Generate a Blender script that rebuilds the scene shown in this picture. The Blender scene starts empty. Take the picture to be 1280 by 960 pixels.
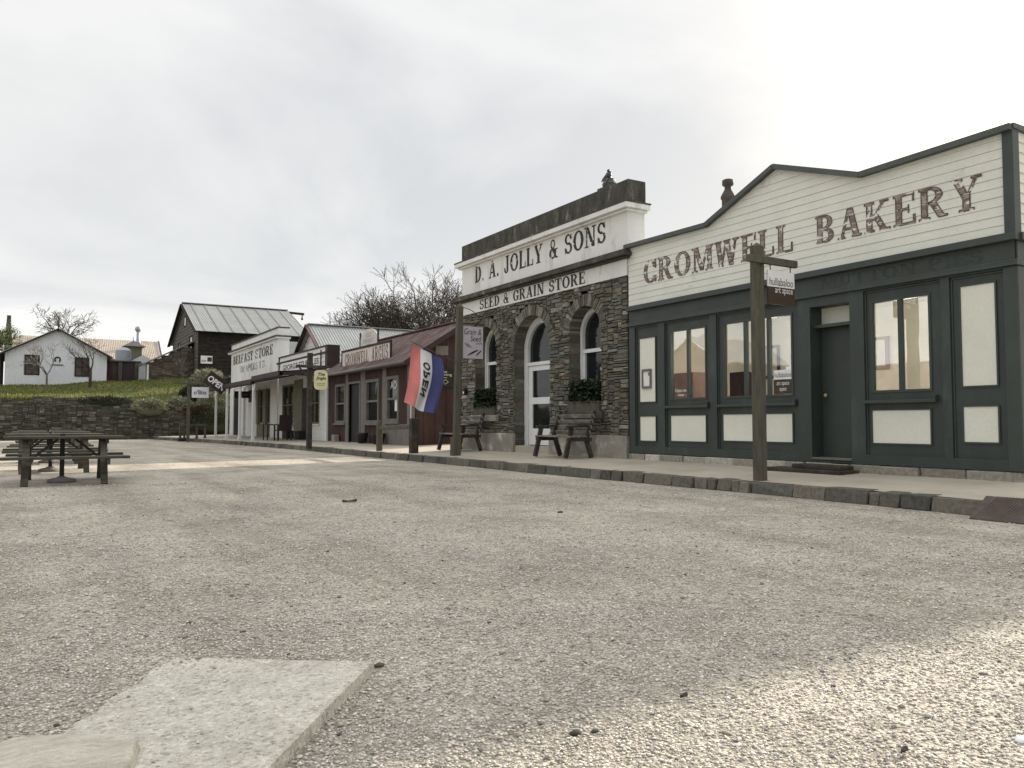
import bpy, math, random
import numpy as np
from mathutils import Vector, Matrix, Euler
random.seed(7); np.random.seed(7)
rad = math.radians
S = bpy.context.scene
C = S.collection

# ---------------------------------------------------------------- camera
cd = bpy.data.cameras.new('camera'); cam = bpy.data.objects.new('camera', cd); C.objects.link(cam)
cd.sensor_width = 36; cd.lens = 28.125; cd.clip_start = .05; cd.clip_end = 3000
cam.location = (0, 0, .95); cam.rotation_euler = (rad(92.805), 0, rad(-30.964))
S.camera = cam

# ---------------------------------------------------------------- light
SUN_EL, SUN_AZ = 20.0, 76.2            # azimuth clockwise from +Y (down the street)
sdir = Vector((math.sin(rad(SUN_AZ)) * math.cos(rad(SUN_EL)), math.cos(rad(SUN_AZ)) * math.cos(rad(SUN_EL)), math.sin(rad(SUN_EL))))
sl = bpy.data.lights.new('sun', 'SUN'); sl.energy = 3.6; sl.angle = rad(1.2); sl.color = (1, .91, .78)
so = bpy.data.objects.new('sun', sl); C.objects.link(so); so.rotation_euler = sdir.to_track_quat('Z', 'Y').to_euler()

W = bpy.data.worlds.new('World'); S.world = W; W.use_nodes = True
nt = W.node_tree; nt.nodes.clear()
def wn(t, **k):
    n = nt.nodes.new(t)
    for a, b in k.items(): setattr(n, a, b)
    return n
L = nt.links.new
sky = wn('ShaderNodeTexSky'); sky.sky_type = 'NISHITA'; sky.sun_disc = False
sky.sun_elevation = rad(SUN_EL); sky.sun_rotation = rad(SUN_AZ); sky.air_density = 1.2; sky.dust_density = 2.5
tc = wn('ShaderNodeTexCoord')
sep = wn('ShaderNodeSeparateXYZ'); L(tc.outputs['Generated'], sep.inputs[0])
den = wn('ShaderNodeMath', operation='ADD'); L(sep.outputs['Z'], den.inputs[0]); den.inputs[1].default_value = .22
mx = wn('ShaderNodeMath', operation='MAXIMUM'); L(den.outputs[0], mx.inputs[0]); mx.inputs[1].default_value = .12
dv = wn('ShaderNodeVectorMath', operation='DIVIDE'); L(tc.outputs['Generated'], dv.inputs[0])
cmb = wn('ShaderNodeCombineXYZ'); L(mx.outputs[0], cmb.inputs[0]); L(mx.outputs[0], cmb.inputs[1]); cmb.inputs[2].default_value = 3
L(cmb.outputs[0], dv.inputs[1])
n1 = wn('ShaderNodeTexNoise'); n1.inputs['Scale'].default_value = .85; n1.inputs['Detail'].default_value = 7; n1.inputs['Roughness'].default_value = .52; n1.inputs['Distortion'].default_value = .5
L(dv.outputs[0], n1.inputs['Vector'])
rp = wn('ShaderNodeValToRGB'); L(n1.outputs['Fac'], rp.inputs[0])
rp.color_ramp.elements[0].position = .4; rp.color_ramp.elements[0].color = (.67, .675, .69, 1)
rp.color_ramp.elements[1].position = .6; rp.color_ramp.elements[1].color = (.93, .92, .9, 1)
dt = wn('ShaderNodeVectorMath', operation='DOT_PRODUCT'); L(tc.outputs['Generated'], dt.inputs[0])
gd = Vector(sdir); dt.inputs[1].default_value = gd
ck = wn('ShaderNodeMath', operation='MAXIMUM'); L(dt.outputs['Value'], ck.inputs[0]); ck.inputs[1].default_value = 0
p1 = wn('ShaderNodeMath', operation='POWER'); L(ck.outputs[0], p1.inputs[0]); p1.inputs[1].default_value = 8
p2 = wn('ShaderNodeMath', operation='POWER'); L(ck.outputs[0], p2.inputs[0]); p2.inputs[1].default_value = 46
g1 = wn('ShaderNodeMix', data_type='RGBA', blend_type='ADD'); g1.inputs[0].default_value = 1
s1 = wn('ShaderNodeVectorMath', operation='SCALE'); s1.inputs[0].default_value = (.14, .12, .085); L(p1.outputs[0], s1.inputs['Scale'])
s2 = wn('ShaderNodeVectorMath', operation='SCALE'); s2.inputs[0].default_value = (3.4, 2.7, 1.75); L(p2.outputs[0], s2.inputs['Scale'])
L(rp.outputs[0], g1.inputs[6]); L(s1.outputs[0], g1.inputs[7])
g2 = wn('ShaderNodeMix', data_type='RGBA', blend_type='ADD'); g2.inputs[0].default_value = 1
L(g1.outputs[2], g2.inputs[6]); L(s2.outputs[0], g2.inputs[7])
# mix: broken cloud over the clear sky
sk = wn('ShaderNodeVectorMath', operation='SCALE'); L(sky.outputs[0], sk.inputs[0]); sk.inputs['Scale'].default_value = 1.0
mxs = wn('ShaderNodeMix', data_type='RGBA', blend_type='MIX'); mxs.inputs[0].default_value = .9
hi = wn('ShaderNodeMapRange'); hi.interpolation_type = 'SMOOTHSTEP'; L(sep.outputs['Z'], hi.inputs[0])      # the cloud deck gets added brightness overhead, out of view, to light the ground
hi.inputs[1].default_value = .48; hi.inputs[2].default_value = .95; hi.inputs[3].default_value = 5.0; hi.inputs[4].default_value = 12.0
cs = wn('ShaderNodeVectorMath', operation='SCALE'); lo_ = wn('ShaderNodeMapRange'); lo_.interpolation_type = 'SMOOTHSTEP'; L(sep.outputs['Z'], lo_.inputs[0])      # and brightens again toward the horizon
lo_.inputs[1].default_value = .0; lo_.inputs[2].default_value = .3; lo_.inputs[3].default_value = 1.32; lo_.inputs[4].default_value = 1.06
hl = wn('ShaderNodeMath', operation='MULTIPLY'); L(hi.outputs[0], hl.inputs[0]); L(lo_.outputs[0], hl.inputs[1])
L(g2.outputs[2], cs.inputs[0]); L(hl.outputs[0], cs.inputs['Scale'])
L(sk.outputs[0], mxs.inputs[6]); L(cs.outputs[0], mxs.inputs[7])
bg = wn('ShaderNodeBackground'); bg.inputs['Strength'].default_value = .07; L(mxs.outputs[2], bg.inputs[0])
ow = wn('ShaderNodeOutputWorld'); L(bg.outputs[0], ow.inputs[0])
S.view_settings.view_transform = 'Standard'; S.view_settings.look = 'None'; S.view_settings.gamma = 1
S.view_settings.use_curve_mapping = False; S.view_settings.exposure = 1.5

# ---------------------------------------------------------------- materials
MATS = {}
def newmat(name):
    m = bpy.data.materials.new(name); m.use_nodes = True
    n = m.node_tree; n.nodes.clear()
    o = n.nodes.new('ShaderNodeOutputMaterial'); b = n.nodes.new('ShaderNodeBsdfPrincipled')
    n.links.new(b.outputs[0], o.inputs[0])
    MATS[name] = m
    return m, n, b
def vec(n, scale=(1, 1, 1)):
    t = n.nodes.new('ShaderNodeTexCoord'); mp = n.nodes.new('ShaderNodeMapping')
    mp.inputs['Scale'].default_value = scale
    n.links.new(t.outputs['Object'], mp.inputs[0]); return mp.outputs[0]
def noise(n, v, sc, det=5, rough=.6):
    t = n.nodes.new('ShaderNodeTexNoise'); t.inputs['Scale'].default_value = sc; t.inputs['Detail'].default_value = det
    t.inputs['Roughness'].default_value = rough; n.links.new(v, t.inputs['Vector']); return t.outputs['Fac']
def ramp(n, fac, stops):
    r = n.nodes.new('ShaderNodeValToRGB'); e = r.color_ramp.elements
    while len(e) < len(stops): e.new(.5)
    for i, (p, c) in enumerate(stops):
        e[i].position = p; e[i].color = (c[0], c[1], c[2], 1)
    n.links.new(fac, r.inputs[0]); return r.outputs[0]
def mixc(n, fac, a, b, mode='MIX'):
    m = n.nodes.new('ShaderNodeMix'); m.data_type = 'RGBA'; m.blend_type = mode
    for i, x in ((0, fac), (6, a), (7, b)):
        if hasattr(x, 'is_linked'): n.links.new(x, m.inputs[i])
        elif i == 0: m.inputs[0].default_value = x
        else: m.inputs[i].default_value = (*x, 1)
    return m.outputs[2]
def bump(n, b, h, dist=.01, st=1):
    x = n.nodes.new('ShaderNodeBump'); x.inputs['Distance'].default_value = dist; x.inputs['Strength'].default_value = st
    n.links.new(h, x.inputs['Height']); n.links.new(x.outputs[0], b.inputs['Normal'])
def paint(name, c, rough=.6, var=.12, dirt=None, dirtamt=.45, sc=3, stretch=(1, 1, 1), bm=.002, fine=60, spec=.4):
    """painted or bare surface: base colour, broad patchiness, fine grain and dirt streaks"""
    m, n, b = newmat(name)
    v = vec(n, stretch)
    f1 = noise(n, v, sc, 6, .65); f2 = noise(n, v, fine, 3, .6)
    lo = tuple(x * (1 - var * 1.6) for x in c); hi = tuple(min(.9, x * (1 + var)) for x in c)
    col = ramp(n, f1, [(.3, lo), (.7, hi)])
    col = mixc(n, ramp(n, f2, [(.35, (0, 0, 0)), (.75, (.35, .35, .35))]), col, tuple(x * .62 for x in c))
    if dirt:
        f3 = noise(n, v, sc * .9 + .37, 8, .75)
        col = mixc(n, ramp(n, f3, [(.62 - dirtamt * .3, (0, 0, 0)), (.72, (1, 1, 1))]), col, dirt)
    n.links.new(col, b.inputs['Base Color']); b.inputs['Roughness'].default_value = rough
    b.inputs['Specular IOR Level'].default_value = spec
    bump(n, b, f2, bm)
    return m
def attrmat(name, rough=.85, sc=25, amt=.5, bm=.006, tint=(1, 1, 1), moss=None):
    """colour from the mesh's own per-piece colour, broken up by noise"""
    m, n, b = newmat(name)
    a = n.nodes.new('ShaderNodeAttribute'); a.attribute_name = 'Col'
    v = vec(n); f = noise(n, v, sc, 7, .7)
    g = ramp(n, f, [(.25, (1 - amt,) * 3), (.75, (1 + amt * .6,) * 3)])
    col = mixc(n, 1.0, a.outputs['Color'], g, 'MULTIPLY')
    if moss:
        f2 = noise(n, v, 2.3, 8, .75)
        col = mixc(n, ramp(n, f2, [(.5, (0, 0, 0)), (.66, (.8, .8, .8))]), col, moss)
    n.links.new(col, b.inputs['Base Color']); b.inputs['Roughness'].default_value = rough
    b.inputs['Specular IOR Level'].default_value = .2
    bump(n, b, f, bm)
    return m
def glassdark(name, c=(.012, .014, .016), rough=.06):
    m, n, b = newmat(name); b.inputs['Base Color'].default_value = (*c, 1); b.inputs['Roughness'].default_value = rough
    f = noise(n, vec(n), 1.2, 2); bump(n, b, f, .004)
    return m

M = {}
M['cream'] = paint('cream_boards', (.7, .705, .63), .6, .05, (.42, .42, .36), .1, 1.6, (1, 1, 1), .001)
M['cream_panel'] = paint('cream_panel', (.74, .74, .64), .55, .04, None, 0, 1.5)
M['green'] = paint('dark_green_paint', (.036, .047, .041), .5, .16, (.055, .075, .064), .25, 2.2, (1, 1, .35), .0008, 40, .45)
M['green_trim'] = paint('green_trim', (.045, .057, .05), .48, .14, None, 0, 2, (1, 1, 1), .0008)
M['capgrey'] = paint('grey_cap', (.075, .085, .082), .55, .15)
M['white'] = paint('weathered_white', (.74, .74, .71), .7, .06, (.34, .34, .31), .3, 1.3, (1, 1, .3), .003)
M['whiteclean'] = paint('white_paint', (.76, .77, .76), .5, .05)
M['whiteboard'] = paint('white_boards', (.7, .7, .66), .6, .06, (.45, .45, .4), .15, 2)
M['moss_conc'] = paint('mossy_concrete', (.085, .082, .068), .92, .35, (.3, .29, .25), .18, 4.5, (1, 1, .45), .02, 45, .2)
M['dark_cornice'] = paint('stained_cornice', (.09, .085, .07), .9, .3, (.34, .32, .27), .22, 3, (1, 1, 1), .01, 45, .2)
M['render'] = paint('flaking_render', (.3, .28, .235), .9, .25, (.66, .64, .57), .34, 2.4, (1, 1, 1), .012)
M['schist'] = attrmat('schist', .85, 22, .55, .012, moss=(.095, .088, .058))
M['drystone'] = attrmat('dry_stone', .9, 14, .5, .02, moss=(.05, .052, .034))
M['kerb'] = attrmat('kerb_stone', .85, 18, .5, .012)
M['conc'] = paint('pavement_concrete', (.42, .38, .31), .9, .12, (.31, .28, .225), .3, .9, (1, 1, 1), .004, 70, .2)
M['rustiron'] = paint('rusty_plate', (.085, .06, .05), .8, .3, (.14, .105, .085), .3, 4, (1, 1, 1), .003)
M['wood'] = paint('grey_timber', (.115, .108, .082), .85, .35, (.07, .065, .05), .35, 3, (5, 5, .6), .006, 50, .2)
M['wood_dark'] = paint('dark_timber', (.055, .046, .037), .8, .35, (.12, .11, .09), .25, 4, (1, 1, 1), .006, 50, .25)
M['bench'] = paint('bench_timber', (.19, .175, .15), .7, .4, (.3, .28, .24), .42, 5, (3, 1, 3), .004, 50, .3)
M['picnic'] = paint('picnic_timber', (.08, .073, .054), .8, .35, (.07, .075, .05), .4, 4, (1, 4, 4), .004, 50, .3)
M['barnwood'] = paint('black_boards', (.028, .023, .021), .85, .4, (.06, .052, .046), .3, 3, (1, 1, 3), .006, 40, .2)
M['greyboard'] = paint('weathered_boards', (.15, .135, .115), .88, .35, (.075, .065, .058), .35, 2.2, (1, 1, 3), .006, 40, .2)
M['red'] = paint('oxide_red', (.06, .033, .028), .8, .35, (.045, .03, .026), .4, 2.5, (1, 1, .3), .004, 40, .25)
M['redroof'] = paint('rusted_red_roof', (.115, .075, .066), .8, .3, (.2, .175, .16), .45, 1.6, (1, 1, 1), .004, 40, .3)
M['greytrim'] = paint('grey_trim', (.17, .155, .14), .75, .18, (.1, .09, .08), .25, 3)
M['ironroof'] = paint('galvanised_roof', (.3, .315, .31), .5, .14, (.22, .22, .2), .3, .9, (1, 1, 1), .003, 30, .5)
M['ironroof2'] = paint('pale_iron_roof', (.235, .245, .24), .6, .12, (.18, .18, .17), .3, .7, (1, 1, 1), .003, 30, .5)
M['rustroof'] = paint('patched_iron_roof', (.42, .36, .29), .7, .12, (.24, .13, .08), .34, .5, (1, 1, 1), .003)
M['corrwhite'] = paint('white_corrugated', (.72, .74, .77), .55, .05, (.5, .52, .53), .2, .8)
M['brown_iron'] = paint('brown_iron', (.07, .045, .038), .8, .3, (.15, .1, .08), .25, 1.5, (1, 1, .3))
M['tank'] = paint('tank_iron', (.34, .37, .42), .45, .15)
M['maroon'] = paint('dark_maroon', (.035, .017, .018), .6, .3)
M['greybrown'] = paint('olive_trim', (.17, .165, .11), .7, .2)
M['black'] = paint('black_paint', (.012, .012, .013), .6, .3)
M['ink'] = paint('sign_ink', (.035, .03, .025), .7, .4, (.24, .2, .14), .14, 9)
M['ink_brown'] = paint('faded_ink', (.1, .09, .075), .8, .35, (.4, .39, .35), .3, 6)
M['ink_faint'] = paint('ghost_ink', (.33, .33, .31), .85, .2)
M['ink_red'] = paint('faded_red_ink', (.2, .085, .08), .8, .3, (.45, .38, .35), .3, 7)
M['letter_dark'] = paint('letter_outline', (.085, .05, .048), .7, .4, (.3, .23, .2), .3, 9)
M['letter_face'] = paint('letter_face', (.15, .1, .092), .75, .5, (.5, .46, .4), .62, 6, (1, .5, 2.6))
M['ghost_green'] = paint('ghost_letter', (.036, .045, .04), .65, .2)
M['signwhite'] = paint('sign_white', (.78, .78, .78), .5, .04)
M['signlilac'] = paint('sign_lilac', (.5, .46, .5), .55, .05)
M['signcream'] = paint('sign_cream', (.72, .68, .42), .5, .06)
M['signaged'] = paint('aged_sign', (.62, .59, .54), .7, .1, (.4, .33, .28), .3, 3)
M['signbrown'] = paint('sign_brown', (.055, .035, .022), .55, .15)
M['flagred'] = paint('flag_red', (.66, .22, .2), .8, .1)
M['flagwhite'] = paint('flag_white', (.72, .72, .74), .8, .04)
M['flagblue'] = paint('flag_blue', (.06, .065, .19), .8, .1)
M['metal'] = paint('dark_metal', (.06, .055, .05), .45, .2)
M['brass'] = paint('brass', (.5, .4, .22), .35, .1)
M['clay'] = paint('chimney_clay', (.07, .058, .052), .8, .3, (.2, .16, .13), .3, 4)
M['slab'] = None
M['glass'] = glassdark('dark_glass')
M['glass_brown'] = glassdark('brown_glass', (.045, .025, .015), .15)
M['inside'] = paint('room_wall', (.72, .68, .58), .8, .08)
M['insidewood'] = paint('room_wood', (.17, .115, .07), .6, .2)
M['bark'] = paint('bark', (.06, .048, .038), .9, .3, (.12, .1, .075), .3, 6)
M['barkgrey'] = paint('grey_bark', (.17, .16, .14), .9, .25)
def leafmat(name, c, var=.5, trans=.2):
    m, n, b = newmat(name)
    a = n.nodes.new('ShaderNodeAttribute'); a.attribute_name = 'Col'
    col = mixc(n, 1.0, a.outputs['Color'], c, 'MULTIPLY')
    n.links.new(col, b.inputs['Base Color']); b.inputs['Roughness'].default_value = .7; b.inputs['Specular IOR Level'].default_value = .2
    return m
M['leaf_dark'] = leafmat('dark_leaves', (.02, .03, .014))
M['leaf_sage'] = leafmat('sage_leaves', (.27, .28, .2))
M['leaf_olive'] = leafmat('olive_leaves', (.055, .065, .035))
M['twigs'] = leafmat('twig_clusters', (.05, .04, .03)); M['leaf_rust'] = leafmat('rust_leaves', (.1, .07, .05))
M['leaf_green'] = leafmat('green_leaves', (.06, .095, .02))
M['grassblade'] = leafmat('grass_blades', (.115, .14, .045))
M['pebble'] = leafmat('pebbles', (1, .985, .95)); MATS['pebbles'].node_tree.nodes['Principled BSDF'].inputs['Specular IOR Level'].default_value = .05

# bakery glazing: clear pane that reflects the sky strongly
m, n, b = newmat('shop_glass')
tr = n.nodes.new('ShaderNodeBsdfTransparent'); tr.inputs[0].default_value = (.9, .92, .9, 1)
gl = n.nodes.new('ShaderNodeBsdfGlossy'); gl.inputs['Roughness'].default_value = .015; gl.inputs['Color'].default_value = (.95, .95, .95, 1)
fr = n.nodes.new('ShaderNodeFresnel'); fr.inputs['IOR'].default_value = 4.2
gi = n.nodes.new('ShaderNodeNewGeometry'); inv = n.nodes.new('ShaderNodeMath'); inv.operation = 'SUBTRACT'; inv.inputs[0].default_value = 1; n.links.new(gi.outputs['Backfacing'], inv.inputs[1])
fm_ = n.nodes.new('ShaderNodeMath'); fm_.operation = 'MULTIPLY'; n.links.new(fr.outputs[0], fm_.inputs[0]); n.links.new(inv.outputs[0], fm_.inputs[1])
ms = n.nodes.new('ShaderNodeMixShader'); n.links.new(fm_.outputs[0], ms.inputs[0]); n.links.new(tr.outputs[0], ms.inputs[1]); n.links.new(gl.outputs[0], ms.inputs[2])
bf = n.nodes.new('ShaderNodeBump'); bf.inputs['Distance'].default_value = .003; n.links.new(noise(n, vec(n), 1.1, 2), bf.inputs['Height'])
n.links.new(bf.outputs[0], gl.inputs['Normal'])
n.links.new(ms.outputs[0], [x for x in n.nodes if x.type == 'OUTPUT_MATERIAL'][0].inputs[0])
M['shopglass'] = m

# gravel: tiny stones by voronoi, patchy fines by noise
def gravelmat(name, palette, scale, patch, concrete=False):
    m, n, b = newmat(name)
    v = vec(n)
    def vor(sc):
        t = n.nodes.new('ShaderNodeTexVoronoi'); t.inputs['Scale'].default_value = sc; n.links.new(v, t.inputs['Vector']); return t
    a = vor(scale); c2 = vor(scale * 2.6)
    def bw(c):
        s = n.nodes.new('ShaderNodeSeparateColor'); n.links.new(c, s.inputs[0]); return s.outputs[0]
    col = ramp(n, bw(a.outputs['Color']), palette)
    col2 = ramp(n, bw(c2.outputs['Color']), palette)
    col = mixc(n, .45, col, col2)
    if not concrete:
        gap = ramp(n, a.outputs['Distance'], [(.35, (1, 1, 1)), (.75, (.5, .48, .45))])
        col = mixc(n, .75, col, gap, 'MULTIPLY')
    big = noise(n, v, .8, 9, .72)
    col = mixc(n, patch, col, ramp(n, big, [(.3, (.5, .485, .45)), (.5, (.93, .92, .89)), (.68, (1.18, 1.16, 1.12))]), 'MULTIPLY')
    if not concrete:                                                                     # worn wheel lines along the street
        tk = noise(n, vec(n, (1.1, .12, 1)), 1.0, 5, .6)
        col = mixc(n, .8, col, ramp(n, tk, [(.36, (.74, .72, .68)), (.5, (1, 1, 1)), (.66, (1.14, 1.13, 1.1))]), 'MULTIPLY')
    mid = noise(n, v, 11, 6, .75)
    col = mixc(n, patch, col, ramp(n, mid, [(.32, (.62, .6, .57)), (.55, (1.02, 1.01, 1)), (.75, (1.16, 1.15, 1.12))]), 'MULTIPLY')
    n.links.new(col, b.inputs['Base Color']); b.inputs['Roughness'].default_value = .9; b.inputs['Specular IOR Level'].default_value = .15
    s = n.nodes.new('ShaderNodeMath'); s.operation = 'MULTIPLY'; n.links.new(a.outputs['Distance'], s.inputs[0]); s.inputs[1].default_value = -1
    ad = n.nodes.new('ShaderNodeMath'); ad.operation = 'ADD'; n.links.new(s.outputs[0], ad.inputs[0]); n.links.new(mid, ad.inputs[1])
    bump(n, b, ad.outputs[0], .002 if concrete else .008, .8)
    return m
GP = [(0, (.2, .185, .155)), (.3, (.39, .365, .318)), (.6, (.5, .473, .418)), (.85, (.61, .583, .525)), (1, (.74, .715, .66))]
M['gravel'] = gravelmat('gravel', GP, 70, .85)
M['slab'] = gravelmat('exposed_aggregate', [(0, (.2, .19, .165)), (.25, (.45, .43, .375)), (.8, (.52, .5, .445)), (1, (.68, .66, .6))], 75, .45, True)
M['rock'] = paint('pale_rock', (.58, .55, .46), .85, .2, (.36, .34, .27), .4, 6, (1, 3.5, 1), .02, 30)
def grassmat():
    m, n, b = newmat('grass_ground'); v = vec(n)
    col = ramp(n, noise(n, v, .45, 6, .65), [(.3, (.08, .1, .03)), (.5, (.115, .13, .045)), (.7, (.18, .165, .08))])
    col = mixc(n, .6, col, ramp(n, noise(n, v, 9, 5, .7), [(.3, (.5, .5, .5)), (.7, (1.3, 1.3, 1.2))]), 'MULTIPLY')
    n.links.new(col, b.inputs['Base Color']); b.inputs['Roughness'].default_value = .95; b.inputs['Specular IOR Level'].default_value = .1
    bump(n, b, noise(n, v, 14, 5, .7), .06); return m
M['grass'] = grassmat()

# ---------------------------------------------------------------- mesh helpers
OFF = {}
class MB:
    def __init__(s): s.v = []; s.f = []; s.m = []; s.c = []; s.col = None
    def add(s, vs, fs, mi=0):
        k = len(s.v); s.v += [tuple(p) for p in vs]; s.c += [s.col] * len(vs)
        for f in fs: s.f.append([k + i for i in f]); s.m.append(mi)
        return s
    def quad(s, a, b, c, d, mi=0): return s.add([a, b, c, d], [(0, 1, 2, 3)], mi)
    def box(s, x0, x1, y0, y1, z0, z1, mi=0):
        if x0 > x1: x0, x1 = x1, x0
        if y0 > y1: y0, y1 = y1, y0
        return s.add([(x0, y0, z0), (x1, y0, z0), (x1, y1, z0), (x0, y1, z0), (x0, y0, z1), (x1, y0, z1), (x1, y1, z1), (x0, y1, z1)],
                     [(0, 3, 2, 1), (4, 5, 6, 7), (0, 1, 5, 4), (1, 2, 6, 5), (2, 3, 7, 6), (3, 0, 4, 7)], mi)
    def beam(s, p, q, w, h, up=(0, 0, 1), mi=0):
        p, q, up = Vector(p), Vector(q), Vector(up); d = (q - p).normalized()
        a = d.cross(up)
        if a.length < 1e-4: a = d.cross(Vector((1, 0, 0)))
        a.normalize(); b = a.cross(d).normalized(); a = a * w / 2; b = b * h / 2
        vs = [p - a - b, p + a - b, p + a + b, p - a + b, q - a - b, q + a - b, q + a + b, q - a + b]
        return s.add(vs, [(0, 1, 2, 3), (4, 7, 6, 5), (0, 4, 5, 1), (1, 5, 6, 2), (2, 6, 7, 3), (3, 7, 4, 0)], mi)
    def tube(s, p, q, r0, r1, n=8, mi=0, cap=True):
        p, q = Vector(p), Vector(q); d = q - p
        if d.length < 1e-6: return s
        d.normalize(); a = d.orthogonal().normalized(); b = d.cross(a)
        vs = []
        for c, r in ((p, r0), (q, r1)):
            for i in range(n):
                t = 2 * math.pi * i / n; vs.append(c + a * (r * math.cos(t)) + b * (r * math.sin(t)))
        fs = [(i, (i + 1) % n, n + (i + 1) % n, n + i) for i in range(n)]
        if cap: fs += [tuple(range(n - 1, -1, -1)), tuple(range(n, 2 * n))]
        return s.add(vs, fs, mi)
    def lathe(s, c, prof, n=16, mi=0):
        c = Vector(c); vs = []
        for r, z in prof:
            for i in range(n):
                t = 2 * math.pi * i / n; vs.append(c + Vector((r * math.cos(t), r * math.sin(t), z)))
        fs = []
        for j in range(len(prof) - 1):
            for i in range(n): fs.append((j * n + i, j * n + (i + 1) % n, (j + 1) * n + (i + 1) % n, (j + 1) * n + i))
        fs.append(tuple(range(n - 1, -1, -1))); k = (len(prof) - 1) * n; fs.append(tuple(range(k, k + n)))
        return s.add(vs, fs, mi)
    def prism(s, poly, d, mi=0):
        n = len(poly); d = Vector(d); p = [Vector(q) for q in poly]
        vs = p + [q + d for q in p]
        fs = [tuple(range(n - 1, -1, -1)), tuple(range(n, 2 * n))] + [(i, (i + 1) % n, n + (i + 1) % n, n + i) for i in range(n)]
        return s.add(vs, fs, mi)
    def ball(s, c, r, n=10, mi=0, sc=(1, 1, 1)):
        c = Vector(c); prof = []
        vs = []; m_ = n // 2
        for j in range(m_ + 1):
            a = math.pi * j / m_
            for i in range(n):
                t = 2 * math.pi * i / n
                vs.append(c + Vector((r * sc[0] * math.sin(a) * math.cos(t), r * sc[1] * math.sin(a) * math.sin(t), -r * sc[2] * math.cos(a))))
        fs = [(j * n + i, j * n + (i + 1) % n, (j + 1) * n + (i + 1) % n, (j + 1) * n + i) for j in range(m_) for i in range(n)]
        return s.add(vs, fs, mi)
    def build(s, name, mats, parent=None, smooth=False, bevel=0):
        me = bpy.data.meshes.new(name)
        off = OFF.get(parent.name, Vector((0, 0, 0))) if parent else Vector((0, 0, 0))
        vs = [(p[0] - off.x, p[1] - off.y, p[2] - off.z) for p in s.v] if parent else s.v
        me.from_pydata(vs, [], s.f); 
        for mm in (mats if isinstance(mats, (list, tuple)) else [mats]): me.materials.append(mm)
        me.polygons.foreach_set('material_index', s.m)
        if smooth: me.polygons.foreach_set('use_smooth', [True] * len(s.f))
        if any(c is not None for c in s.c):
            at = me.color_attributes.new('Col', 'FLOAT_COLOR', 'POINT')
            at.data.foreach_set('color', np.array([(*(c or (1, 1, 1)), 1) for c in s.c], dtype=np.float32).ravel())
        me.update()
        o = bpy.data.objects.new(name, me); C.objects.link(o)
        if parent: o.parent = parent; OFF[o.name] = off
        if bevel:
            bv = o.modifiers.new('bevel', 'BEVEL'); bv.width = bevel; bv.segments = 2; bv.limit_method = 'ANGLE'; bv.angle_limit = rad(35)
        return o
def tag(o, label=None, cat=None, group=None, kind=None):
    if label: o['label'] = label
    if cat: o['category'] = cat
    if group: o['group'] = group
    if kind: o['kind'] = kind
    return o
def thing(name, label, cat, loc=(0, 0, 0), group=None):
    o = bpy.data.objects.new(name, None); C.objects.link(o); o.location = loc; o.empty_display_size = .3
    OFF[o.name] = Vector(loc); return tag(o, label, cat, group)
def structure(o): o['kind'] = 'structure'; return o
def copy_tree(o, parent=None):
    c = o.copy(); C.objects.link(c)
    if parent: c.parent = parent
    for ch in list(o.children): copy_tree(ch, c)
    return c
# a wall face: FX looks toward -X (a = Y), FY looks toward -Y (a = X)
class Face:
    def __init__(s, ax, c): s.ax = ax; s.c = c
    def pt(s, a, z, n=0): return (s.c - n, a, z) if s.ax == 'x' else (a, s.c - n, z)
    def box(s, mb, a0, a1, z0, z1, n0, n1, mi=0):
        p, q = s.pt(a0, z0, n0), s.pt(a1, z1, n1)
        mb.box(min(p[0], q[0]), max(p[0], q[0]), min(p[1], q[1]), max(p[1], q[1]), z0, z1, mi)
    @property
    def u(s): return Vector((0, -1, 0)) if s.ax == 'x' else Vector((1, 0, 0))
    @property
    def nrm(s): return Vector((-1, 0, 0)) if s.ax == 'x' else Vector((0, -1, 0))
def holed(mb, F, a0, a1, z0, z1, n0, n1, holes, mi=0):
    """slab of wall between n0 (back) and n1 (front) with rectangular holes"""
    A = sorted({a0, a1, *[h[i] for h in holes for i in (0, 1)]}); Zs = sorted({z0, z1, *[h[i] for h in holes for i in (2, 3)]})
    A = [a for a in A if a0 <= a <= a1]; Zs = [z for z in Zs if z0 <= z <= z1]
    def solid(i, j):
        if i < 0 or j < 0 or i >= len(A) - 1 or j >= len(Zs) - 1: return False
        a = (A[i] + A[i + 1]) / 2; z = (Zs[j] + Zs[j + 1]) / 2
        return not any(h[0] < a < h[1] and h[2] < z < h[3] for h in holes)
    P = F.pt
    for i in range(len(A) - 1):
        for j in range(len(Zs) - 1):
            if not solid(i, j): continue
            b0, b1, c0, c1 = A[i], A[i + 1], Zs[j], Zs[j + 1]
            mb.quad(P(b0, c0, n1), P(b1, c0, n1), P(b1, c1, n1), P(b0, c1, n1), mi)
            mb.quad(P(b0, c0, n0), P(b1, c0, n0), P(b1, c1, n0), P(b0, c1, n0), mi)
            for di, dj, e in ((-1, 0, (b0, c0, b0, c1)), (1, 0, (b1, c0, b1, c1)), (0, -1, (b0, c0, b1, c0)), (0, 1, (b0, c1, b1, c1))):
                if not solid(i + di, j + dj):
                    mb.quad(P(e[0], e[1], n0), P(e[2], e[3], n0), P(e[2], e[3], n1), P(e[0], e[1], n1), mi)
def subtract(a0, a1, cuts):
    out = [(a0, a1)]
    for c0, c1 in cuts:
        nx = []
        for s0, s1 in out:
            if c1 <= s0 or c0 >= s1: nx.append((s0, s1)); continue
            if c0 > s0: nx.append((s0, c0))
            if c1 < s1: nx.append((c1, s1))
        out = nx
    return out
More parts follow.
